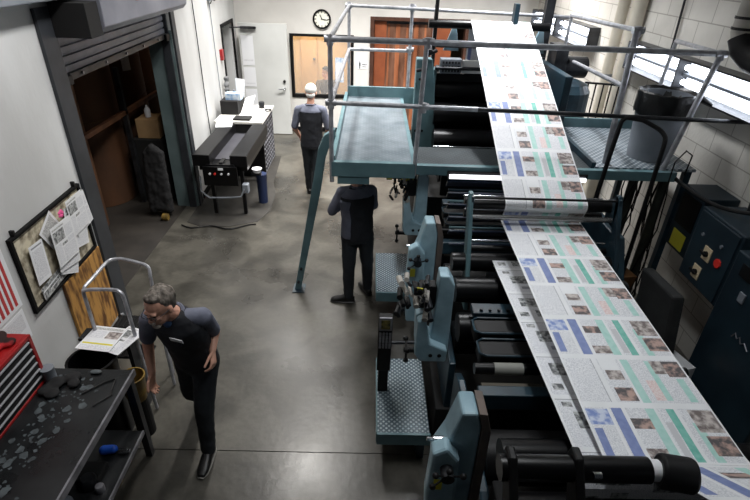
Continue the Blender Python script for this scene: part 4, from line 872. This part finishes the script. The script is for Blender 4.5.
# the web
def build_web(name, label, path, x0, x1, pages, u_start, group, backpages=None):
    """path: (y,z) points; pages(k) -> cell list (v0,v1,s0,s1,mat) s along the page"""
    pts = [V((0,y,z)) for y,z in path]; L = [0]
    for i in range(1,len(pts)): L.append(L[-1]+(pts[i]-pts[i-1]).length)
    def at(u):
        for i in range(1,len(pts)):
            if u <= L[i]+1e-9:
                t = (u-L[i-1])/(L[i]-L[i-1]); return pts[i-1].lerp(pts[i],t)
        return pts[-1]
    PL = .34; mats = ['paper']; mb = MB(); cache = {}
    k0 = int(math.floor((0-u_start)/PL))-1; k1 = int((L[-1]-u_start)/PL)+1
    for k in range(k0,k1+1):
        a = u_start+k*PL; cells = pages(k)
        us = {0.0,1.0}; vs = {0.0,1.0}
        for (v0,v1,s0,s1,mm) in cells: us |= {s0,s1}; vs |= {v0,v1}
        for l in L:
            if 0 < (l-a)/PL < 1: us.add((l-a)/PL)
        us = sorted(us); vs = sorted(vs)
        for i in range(len(us)-1):
            ua = a+us[i]*PL; ub = a+us[i+1]*PL
            if ub <= 1e-6 or ua >= L[-1]-1e-6: continue
            ua = max(0,ua); ub = min(L[-1],ub)
            if ub-ua < 1e-6: continue
            pa = at(ua); pb = at(ub)
            for j in range(len(vs)-1):
                cm = 'paper'; uc = (us[i]+us[i+1])/2; vc = (vs[j]+vs[j+1])/2
                for (v0,v1,s0,s1,mm) in cells:
                    if v0 <= vc <= v1 and s0 <= uc <= s1: cm = mm
                if cm not in mats: mats.append(cm)
                xa = x0+(x1-x0)*vs[j]; xb = x0+(x1-x0)*vs[j+1]
                mb.add([(xa,pa.y,pa.z),(xb,pa.y,pa.z),(xb,pb.y,pb.z),(xa,pb.y,pb.z)],[(0,1,2,3)],mats.index(cm))
    c = V(((x0+x1)/2, path[-1][0], min(z for y,z in path)))
    mb.v = [v-c for v in mb.v]
    o = obj(name, mb, mats, None, solid=.0015); o.location = c
    me = o.data; bm = bmesh.new(); bm.from_mesh(me); bmesh.ops.remove_doubles(bm, verts=bm.verts, dist=1e-5); bmesh.ops.recalc_face_normals(bm, faces=bm.faces); bm.to_mesh(me); bm.free()
    o['label'] = label; o['category'] = 'paper web'
    return o
def page_a(k):   # picture-led page
    if k % 2 == 0:
        return [(.02,.98,.05,.95,'text'),(.02,.98,0,.05,'paper'),(.02,.19,.08,.36,'pblueimg'),(.03,.09,.42,.9,'pblue'),(.19,.21,.05,.95,'paper'),(.22,.30,.06,.95,'pblue'),
            (.30,.33,.05,.95,'paper'),(.33,.48,.24,.42,'photob'),(.33,.49,.74,.92,'photo'),(.48,.55,.06,.95,'plteal'),(.55,.57,.05,.95,'paper'),(.58,.63,.3,.9,'pgrey'),(.64,.70,.06,.95,'pteal'),
            (.70,.73,.05,.95,'paper'),(.78,.84,.3,.95,'plteal'),(.80,.985,.07,.46,'photo'),(.82,.99,.52,.84,'photob')]
    return [(.02,.98,.05,.95,'text'),(.02,.98,0,.05,'paper'),(.25,.255,.05,.95,'rule'),(.26,.30,.05,.95,'paper'),(.31,.46,.05,.3,'paper'),(.33,.46,.3,.5,'photo'),(.33,.48,.66,.92,'photob'),
            (.48,.50,.05,.95,'paper'),(.50,.565,.06,.95,'plteal'),(.60,.68,.1,.5,'text'),(.62,.70,.5,.9,'pinktext'),(.70,.75,.08,.9,'plteal'),(.74,.84,.08,.36,'photo'),(.84,.985,.08,.42,'photob'),(.88,.94,.46,.92,'plteal')]
def page_b(k):
    if k % 2 == 0:
        return [(.02,.98,.05,.95,'text'),(.1,.34,.2,.5,'bw'),(.05,.14,.7,.84,'bw'),(.22,.34,.62,.86,'bw'),(.5,.8,.3,.6,'bw'),(.02,.98,.04,.055,'rule')]
    return [(.02,.98,.05,.95,'text'),(.06,.14,.1,.2,'bw'),(.12,.4,.3,.62,'bw'),(.2,.34,.74,.84,'rule'),(.5,.7,.6,.9,'bw'),(.02,.98,.04,.055,'rule')]
def arc(cy,cz,r,a0,a1,n=7): return [(cy+r*math.cos(math.radians(a0+(a1-a0)*i/n)), cz+r*math.sin(math.radians(a0+(a1-a0)*i/n))) for i in range(n+1)]
WX0, WX1 = 1.09, 1.75
r_ = .047
path = [(6.25,1.9)] + arc(6.12,2.77,r_,0,112) + arc(3.66,1.71,r_,112,200,5)
path += [(3.63,1.66),(3.66,1.60),(3.68,1.557)] + [(1.50,1.478)] + [(1.45,1.482),(1.40,1.53),(1.24,1.75),(1.21,1.775)] + [(.92,1.99),(.4,2.38)]
web = build_web('printed_web', 'wide colour-printed newspaper web running from the top roller down toward the camera', path, WX0, WX1, page_a, .33, None)
pathb = [(3.5,1.10),(3.45,1.32),(3.40,1.35),(3.12,1.36),(3.06,1.366),(1.5,1.44),(1.44,1.43),(1.40,1.36),(1.38,.9)]
web2 = build_web('printed_web', 'black and white newspaper web running beneath the colour web', pathb, .99, 1.65, page_b, .1, None)
t = thing('web_rollers', 'pair of rollers the colour web wraps around in the middle of the press', 'roller', (1.4,3.62,1.5))
obj('roller', MB().cyl((.82,3.66,1.71),(1.95,3.66,1.71),.044,n=20), 'gloss', t, smooth=True)
obj('nip_roller', MB().cyl((.82,3.585,1.63),(1.95,3.585,1.63),.022,n=20), mat('satin roller',(150,150,150),rough=.25,metal=.8), t, smooth=True)
obj('thin_bar', MB().cyl((.80,3.575,1.80),(1.97,3.575,1.80),.010,n=10), 'black', t, smooth=True)
for x in (.80,1.95): obj('end_plate', MB().prism([(3.54,1.58),(3.70,1.6),(3.72,1.75),(3.60,1.83),(3.54,1.82)],'x',x,x+.02), 'tealdk', t)
# near foreground delivery bar
t = thing('turning_bar', 'black turning bar assembly in the near foreground over the lower end of the web', 'roller', (.7,1.0,1.9))
obj('bar', MB().cyl((.44,1.03,2.0),(.92,1.03,2.0),.042,n=20), 'gloss', t, smooth=True)
obj('bar_collar', MB().cyl((.92,1.03,2.0),(.955,1.03,2.0),.034,n=20), 'paper', t, smooth=True)
obj('end_cap', MB().cyl((.955,1.03,2.0),(1.06,1.01,2.0),.056,n=24), 'black', t, smooth=True, bevel=.01)
obj('lower_bar', MB().cyl((.40,.90,1.86),(1.06,.90,1.86),.009,n=12), 'chrome', t, smooth=True)
for x in (.46,.67):
    obj('lever_arm', MB().prism([(.86,1.76),(.93,1.76),(1.08,2.02),(1.07,2.06),(1.02,2.06),(.94,1.96)],'x',x,x+.03), 'black', t, bevel=.008)
obj('shiny_nut', MB().cyl((.72,.985,2.03),(.745,.985,2.03),.011,n=6), 'chrome', t)
t = thing('delivery_guard', 'black guard box filling the near end of the press under the web', 'guard', (1.2,1.0,0))
obj('guard_box', MB().box(.60,1.95,.55,.90,.4,1.25), 'matblack', t, bevel=.02)
obj('guard_rail', MB().cyl((.62,1.18,1.30),(1.9,1.18,1.30),.02,n=14), 'gloss', t, smooth=True)
for x in (.60,1.9): obj('side_cheek', MB().box(x,x+.05,.55,1.45,.0,1.34), 'matblack', t, bevel=.01)

# ------------------------------------------------------------ people
def fr_axes(fwd, up):
    up = V(up).normalized(); fwd = V(fwd); fwd = (fwd-up*fwd.dot(up)).normalized(); right = fwd.cross(up).normalized()
    return right, fwd, up
def hand(mb, wrist, d, palm_n, thumb_side, s=1.0, curl=.5):
    """wrist point, direction of hand d, palm normal, thumb side vector"""
    d = V(d).normalized(); pn = V(palm_n); pn = (pn-d*pn.dot(d)).normalized(); ts = V(thumb_side); ts = (ts-d*ts.dot(d)-pn*ts.dot(pn)).normalized()
    w = V(wrist)
    mb.loft([(w,ts,pn,.026*s,.02*s),(w+d*.03*s,ts,pn,.036*s,.018*s),(w+d*.085*s,ts,pn,.043*s,.016*s),(w+d*.095*s,ts,pn,.04*s,.013*s)],12)
    for i,(o,l) in enumerate(((.032,.072),(.011,.080),(-.011,.074),(-.032,.058))):
        p = w+d*.088*s+ts*o*s; a = curl*.5; dd = d
        for q in range(3):
            dd = (dd*math.cos(a)+pn*math.sin(a)).normalized(); e = p+dd*l*s*(.45,.32,.25)[q]
            mb.cap(p,e,(.0095,.0088,.008)[q]*s,(.0088,.008,.0072)[q]*s); p = e; a = curl*.9
    p = w+d*.025*s+ts*.03*s; dd = (d*.6+ts*.75+pn*.15).normalized()
    for q in range(3):
        e = p+dd*.036*s*(1.1,.9,.75)[q]; mb.cap(p,e,.0115*s*(1,.9,.85)[q],.0105*s*(1,.9,.8)[q]); p = e; dd = (dd+d*.5+pn*.25).normalized()
def person(label, J, fwd, hf, hup, up=(0,0,1), hair='hairgrey', hairkind='short', vox=.006, two_tone=True, beard=False, glasses=False, badge=False, cap=None, group=None, hands=None, shoes=True, legs=True, yoke=False, side=False, recede=False, shirtm='shirt'):
    """J: joints. fwd: chest facing, hf: face direction, hup: head up"""
    base = J['base']; t = thing('person', label, 'person', base, group)
    R,Fw,U = fr_axes(fwd, V(J['neck'])-V(J['pelvis']))
    pel = V(J['pelvis']); nk = V(J['neck']); L = (nk-pel)
    body = MB()
    body.loft([(pel-U*.06,R,Fw,.12,.08),(pel+L*.3,R,Fw,.12,.08),(pel+L*.7,R,Fw,.14,.09),(pel+L*.95,R,Fw,.10,.06)])
    hr,hfw,hu = fr_axes(hf,hup); hd = V(J['head'])      # head centre
    HR = Matrix((hr,hfw,hu)).transposed()
    body.cap(nk-U*.03, hd-hu*.07-hfw*.012, .058,.052)
    body.ell(hd+hu*.022-hfw*.012,(.075,.094,.098),18,12,R=HR)            # cranium
    body.ell(hd-hu*.05+hfw*.03,(.056,.062,.062),14,10,R=HR)              # face and jaw
    body.ell(hd-hu*.098+hfw*.066,(.024,.018,.018),10,8,R=HR)             # chin
    body.loft([(hd-hu*.002+hfw*.086,hr,hfw,.008,.010),(hd-hu*.022+hfw*.098,hr,hfw,.012,.014),(hd-hu*.036+hfw*.100,hr,hfw,.017,.014),(hd-hu*.042+hfw*.09,hr,hfw,.012,.01)],8)
    body.cap(hd+hu*.016+hfw*.078-hr*.035, hd+hu*.016+hfw*.078+hr*.035,.012,.012)    # brow
    for s in (-1,1):
        body.ell(hd-hu*.028+hfw*.066+hr*.034*s,(.02,.018,.018),10,8,R=HR) # cheeks
        body.ell(hd-hu*.012-hfw*.006+hr*.078*s,(.010,.020,.032),10,8,R=HR)# ears
    body.cap(hd-hu*.064+hfw*.082-hr*.018, hd-hu*.064+hfw*.082+hr*.018,.009,.009)    # lips
    sleeves = MB(); shirt = MB(); tro = MB()
    W = J.get('sw',.19)
    # shirt torso
    shirt.loft([(pel-U*.07,R,Fw,.175,.125),(pel+L*.12,R,Fw,.17,.128),(pel+L*.35,R,Fw,.165,.125),(pel+L*.6,R,Fw,.182,.128),(pel+L*.80,R,Fw,.18,.118),(pel+L*.92,R,Fw,.13,.085),(pel+L*.99,R,Fw,.07,.06)],22)
    for s,k in ((-1,'L'),(1,'R')):
        sh_,el,wr = V(J['sh'+k]),V(J['el'+k]),V(J['wr'+k])
        body.cap(sh_,el,.042,.038); body.cap(el,wr,.040,.026)
        ds = (el-sh_); se = sh_+ds*J.get('sleeve',.85)
        tgt = sleeves if two_tone else shirt
        tgt.cap(sh_,se,.066,.056)
        tgt.cap(nk-U*.06+R*.03*s, sh_, .058,.066)
        if 'long' in J: tgt.cap(se,el,.056,.05); tgt.cap(el,wr,.05,.036)
        hh = hands[k]
        hand(body, wr, hh[0], hh[1], hh[2], 1.0, hh[3])
        if legs:
            hp,kn,an = V(J['hip'+k]),V(J['kn'+k]),V(J['an'+k])
            body.cap(hp,kn,.075,.048); body.cap(kn,an,.048,.036)
            tro.cap(hp,kn,.098,.072); tro.cap(kn,an+V((0,0,.0)),.070,.056)
            body.cap(an,an-V((0,0,.02)),.036,.03)
    if legs: tro.loft([(pel-U*.10,R,Fw,.165,.12),(pel-U*.02,R,Fw,.172,.125),(pel+U*.04,R,Fw,.162,.118)],20)
    b = obj('body', body, 'skin', t, remesh=vox)
    obj('shirt', shirt, shirtm, t, remesh=.009, disp=.014)
    if two_tone: obj('shirt_sleeves', sleeves, 'shirtg', t, remesh=.009, disp=.012, label='grey-blue shoulder and sleeve panels')
    if yoke:
        mb = MB().loft([(pel+L*.80,R,Fw,.186,.126),(pel+L*.86,R,Fw,.166,.112),(pel+L*.94,R,Fw,.118,.082),(pel+L*.985,R,Fw,.07,.06)],22)
        if side: mb.loft([(pel-U*.03-R*.10,R,Fw,.082,.10),(pel+L*.35-R*.095,R,Fw,.078,.10),(pel+L*.75-R*.105,R,Fw,.085,.10)],16)
        obj('shirt_yoke', mb, 'shirtg', t, remesh=.009, disp=.01, label='grey-blue shoulder yoke')
    if legs: obj('trousers', tro, 'trouser', t, remesh=.01, disp=.016)
    # collar
    mb = MB().tube([nk-U*.025+R*.066*math.cos(a)+Fw*.062*math.sin(a)-U*.02*math.sin(a) for a in [2*PI*i/16 for i in range(16)]],.014,6,closed=True)
    obj('collar', mb, 'shirtg' if two_tone else 'shirt', t, smooth=True)
    if badge:
        mb = MB(); c = pel+L*.79+Fw*.132-R*.07   # name patch on wearer's left
        mb.add([c+R*a*.045+U*q*.016+Fw*d for d in (0,.004) for a,q in ((-1,-1),(1,-1),(1,1),(-1,1))],[(0,1,2,3),(4,5,6,7),(0,1,5,4),(1,2,6,5),(2,3,7,6),(3,0,4,7)])
        obj('name_patch', mb, 'white', t, label='white name patch')
        obj('undershirt', MB().ell(nk-U*.04+Fw*.07,(.032,.02,.035)), 'bluecollar', t, smooth=True)
    if legs and shoes:
        for k in 'LR':
            an = V(J['an'+k]); d = V(J['toe'+k]).normalized(); sd = V((0,0,1)).cross(d).normalized(); up_ = d.cross(sd).normalized()
            lift = J.get('lift'+k,0)
            mb = MB(); g0 = an-up_*.085
            mb.loft([(g0-d*.07+up_*.03,sd,up_,.03,.028),(g0-d*.04+up_*.045,sd,up_,.04,.045),(g0+d*.02+up_*.055,sd,up_,.042,.055),(g0+d*.09+up_*.04,sd,up_,.046,.038),(g0+d*.155+up_*.028,sd,up_,.045,.026),(g0+d*.20+up_*.02,sd,up_,.028,.016)],14)
            mb.cap(an-up_*.02,an+V((0,0,.02)),.045,.045)
            s_ = obj('shoe', mb, 'shoe', t, remesh=.006)
            mb = MB(); mb.loft([(g0-d*.075+up_*.008,sd,up_,.028,.010),(g0-d*.04+up_*.008,sd,up_,.040,.010),(g0+d*.1+up_*.008,sd,up_,.048,.010),(g0+d*.17+up_*.008,sd,up_,.042,.010),(g0+d*.21+up_*.01,sd,up_,.02,.009)],14)
            obj('sole', mb, 'sole' if k == J.get('pale_sole') else 'shoe', s_, smooth=True)
    # face
    for s in (-1,1):
        obj('eye', MB().ell(hd+hu*.002+hfw*.080+hr*.030*s,(.011,.008,.007),R=HR), 'matblack', t, smooth=True)
    obj('mouth', MB().cap(hd-hu*.064+hfw*.090-hr*.018, hd-hu*.064+hfw*.090+hr*.018,.0035,.0035), mat('lip',(140,84,76),rough=.6), t, smooth=True)
    if hairkind == 'short':
        mb = MB(); mb.ell(hd+hu*.036-hfw*(.036 if recede else .024),(.083,.092,.093),20,12,R=HR); mb.ell(hd-hu*.01-hfw*.055,(.072,.05,.07),16,10,R=HR)
        mb.ell(hd+hu*(.094 if recede else .085)+hfw*(.012 if recede else .03),(.055,.05,.03),14,8,R=HR)
        obj('hair', mb, hair, t, remesh=.007, disp=.02)
    if hairkind == 'cap':
        mb = MB(); mb.ell(hd+hu*.045-hfw*.014,(.085,.105,.085),20,12,R=HR); obj('cap', mb, cap, t, remesh=.008)
        mb = MB(); mb.ell(hd-hu*.03-hfw*.05,(.068,.05,.05),16,10,R=HR); obj('hair', mb, hair, t, remesh=.008)
    if beard:
        mb = MB(); mb.ell(hd-hu*.052+hfw*.096,(.027,.012,.008),R=HR); mb.ell(hd-hu*.092+hfw*.080,(.030,.022,.020),R=HR)
        obj('beard', mb, mat('grizzled beard',(178,170,160),(140,132,124),rough=.8,scale=60), t, smooth=True)
    if glasses:
        mb = MB()
        for s in (-1,1):
            c = hd+hu*.0+hfw*.102+hr*.031*s
            mb.tube([c+hr*.023*math.cos(a)+hu*.016*math.sin(a) for a in [2*PI*i/14 for i in range(14)]],.0022,5,closed=True)
            mb.tube([hd+hu*.004+hfw*.10+hr*.054*s, hd+hu*.006+hfw*.03+hr*.082*s, hd+hu*.0-hfw*.01+hr*.084*s],.0022,5)
        mb.tube([hd+hu*.002+hfw*.103-hr*.009,hd+hu*.002+hfw*.103+hr*.009],.0022,5)
        obj('glasses', mb, 'dsteel', t, smooth=True)
    return t
# man walking in the foreground: leaning forward, looking down to his right
# his right side is on the image left
person('grey-haired man in glasses and dark two-tone work shirt striding past the workbench',
    dict(base=(-1.215,2.630,0), pelvis=(-1.215,2.710,.90), neck=(-1.235,2.550,1.415), head=(-1.265,2.465,1.515),
         shR=(-1.400,2.570,1.33), elR=(-1.49,2.64,1.09), wrR=(-1.455,2.53,.90),
         shL=(-1.070,2.590,1.34), elL=(-1.06,2.74,1.10), wrL=(-1.05,2.62,1.03),
         hipR=(-1.285,2.730,.86), knR=(-1.325,2.770,.47), anR=(-1.37,3.02,.16),
         hipL=(-1.145,2.700,.86), knL=(-1.175,2.590,.48), anL=(-1.185,2.550,.09),
         toeL=(-.05,-1,0), toeR=(-.1,-.75,-.6), sleeve=.85, pale_sole='L'),
    fwd=(-.26,-1,0), hf=(-.34,-.88,-.22), hup=(-.12,-.22,.95), recede=True, beard=True, glasses=True, badge=True, vox=.0045,
    hands={'R':((-.1,-.25,-1),(.9,-.1,0),(0,-1,0),.7),'L':((.15,-.6,-.9),(-.9,.1,0),(0,-1,.3),.9)})
# man standing under the deck, back to the camera, arms folded
person('man in dark work clothes standing under the front beam of the deck with folded arms',
    dict(base=(-.12,4.68,0), pelvis=(-.11,4.68,.88), neck=(-.12,4.66,1.42), head=(-.14,4.72,1.55),
         shL=(-.27,4.66,1.33), elL=(-.38,4.70,1.10), wrL=(-.22,4.90,1.12),
         shR=(.02,4.72,1.33), elR=(.05,4.86,1.10), wrR=(-.08,4.92,1.16),
         hipL=(-.19,4.68,.84), knL=(-.20,4.62,.46), anL=(-.20,4.62,.09),
         hipR=(-.03,4.70,.84), knR=(.0,4.74,.46), anR=(.01,4.80,.09),
         toeL=(-1,.05,0), toeR=(-.45,.9,0), sleeve=.95, long=1),
    fwd=(-.35,.95,0), hf=(-.45,.85,-.2), hup=(-.05,.1,1), hair='hairdk', vox=.006, yoke=True, side=True,
    hands={'L':((1,.3,.1),(0,-1,0),(0,0,1),.3),'R':((-1,.1,0),(0,-1,0),(0,0,1),.3)})
# man walking away toward the window
person('man in a white cap and dark shirt seen from behind near the office window',
    dict(base=(-.90,7.5,0), pelvis=(-.90,7.50,.92), neck=(-.90,7.47,1.50), head=(-.89,7.50,1.655),
         shL=(-1.08,7.48,1.40), elL=(-1.16,7.50,1.12), wrL=(-1.10,7.66,.93),
         shR=(-.72,7.48,1.40), elR=(-.64,7.50,1.12), wrR=(-.70,7.66,.93),
         hipL=(-.98,7.5,.88), knL=(-.98,7.56,.48), anL=(-.98,7.62,.09),
         hipR=(-.82,7.5,.88), knR=(-.84,7.5,.48), anR=(-.86,7.44,.09),
         toeL=(-.1,1,0), toeR=(.1,1,0), sleeve=.9),
    fwd=(0,1,0), hf=(0,1,-.12), hup=(0,.1,1), hairkind='cap', cap='whitecap', hair=M['whitecap'], vox=.007, yoke=True,
    hands={'L':((.1,.5,-.8),(1,0,0),(0,1,.3),.4),'R':((-.1,.5,-.8),(-1,0,0),(0,1,.3),.4)})
# seated man in the office
person('person in a brown jacket seated behind the office window glass',
    dict(base=(-0.99,11.75,0.00), pelvis=(-0.99,11.80,0.50), neck=(-1.03,11.75,0.97), head=(-1.05,11.73,1.12),
         shL=(-0.85,11.75,0.88), elL=(-0.83,11.60,0.64), wrL=(-0.97,11.40,0.72),
         shR=(-1.21,11.75,0.88), elR=(-1.25,11.60,0.64), wrR=(-1.17,11.40,0.72),
         hipL=(-0.91,11.75,0.48), knL=(-0.91,11.37,0.46), anL=(-0.91,11.39,0.09),
         hipR=(-1.07,11.75,0.48), knR=(-1.07,11.37,0.46), anR=(-1.07,11.39,0.09),
         toeL=(0,-1,0), toeR=(0,-1,0), long=1),
    fwd=(0,-1,0), hf=(-.5,-.8,-.2), hup=(0,0,1), hair='hairdk', two_tone=False, vox=.01, shirtm=mat('brown jacket',(84,72,60),(60,52,44),rough=.8,scale=6),
    hands={'L':((-.3,-.8,0),(0,0,-1),(-1,0,0),.3),'R':((.3,-.8,0),(0,0,-1),(1,0,0),.3)})
t = thing('office_chair', 'dark chair under the person in the office', 'chair', (-.99,11.85,0))
obj('seat', MB().box(-1.22,-.77,11.6,12.05,.34,.39), 'matblack', t, bevel=.02); obj('pedestal', MB().cyl((-.99,11.85,0),(-.99,11.85,.34),.04), 'dsteel', t)

# ------------------------------------------------------------ lights
def area(name, loc, sx, sy, power, col=(1,1,1), rot=(0,0,0), spread=1.95):
    l = bpy.data.lights.new(name,'AREA'); l.shape = 'RECTANGLE'; l.size = sx; l.size_y = sy; l.energy = power; l.color = col
    o = bpy.data.objects.new(name,l); COL.objects.link(o); o.location = loc; o.rotation_euler = rot; l.spread = spread; return o
area('ceiling_lamp', (-1.0,8.8,4.6), 2.6,.3, 190, (1,.97,.93))
area('ceiling_lamp', (1.6,8.6,4.6), 2.6,.3, 230, (1,.97,.94))
area('ceiling_lamp', (-.9,6.0,4.6), .3,2.0, 90, (1,.97,.92))
area('ceiling_lamp', (1.5,6.2,4.6), .3,2.0, 90, (.97,.98,1))
area('ceiling_lamp', (-.6,3.2,4.6), .3,2.0, 46, (1,.98,.96), rot=(0,.75,0), spread=2.4)  # added fill, tilted at the left wall to brighten it
area('ceiling_lamp', (.9,2.2,4.6), .3,1.2, 20, (.95,.98,1))
area('office_lamp', (-1.4,12.1,2.65), 1.2,.8, 42, (1,.86,.62))
area('passage_lamp', (.9,11.9,2.8), 1.0,.4, 5, (1,.8,.6))
area('storage_lamp', (-3.3,8.8,4.5), .5,.5, 2.5, (1,.8,.6))
w = bpy.data.worlds.new('world'); bpy.context.scene.world = w; w.use_nodes = True
w.node_tree.nodes['Background'].inputs[0].default_value = (.75,.85,1,1); w.node_tree.nodes['Background'].inputs[1].default_value = .02

# ------------------------------------------------------------ camera
H = 3.4; p = math.radians(30.4); yaw = math.radians(1.0); r = math.radians(2.0)
Fd = V((math.sin(yaw)*math.cos(p), math.cos(yaw)*math.cos(p), -math.sin(p)))
R0 = Fd.cross(V((0,0,1))).normalized(); U0 = R0.cross(Fd)
Rt = R0*math.cos(r)+U0*math.sin(r); Up = -R0*math.sin(r)+U0*math.cos(r)
cam = bpy.data.cameras.new('camera'); co = bpy.data.objects.new('camera',cam); COL.objects.link(co)
co.matrix_world = Matrix(((Rt.x,Up.x,-Fd.x,0),(Rt.y,Up.y,-Fd.y,0),(Rt.z,Up.z,-Fd.z,H),(0,0,0,1)))
cam.sensor_width = 36; cam.lens = 24; cam.clip_start = .05; cam.clip_end = 100
cam.dof.use_dof = False
sc = bpy.context.scene; sc.camera = co
sc.view_settings.view_transform = 'Standard'; sc.view_settings.look = 'None'; sc.view_settings.gamma = 1; sc.view_settings.use_curve_mapping = False
sc.view_settings.exposure = 0
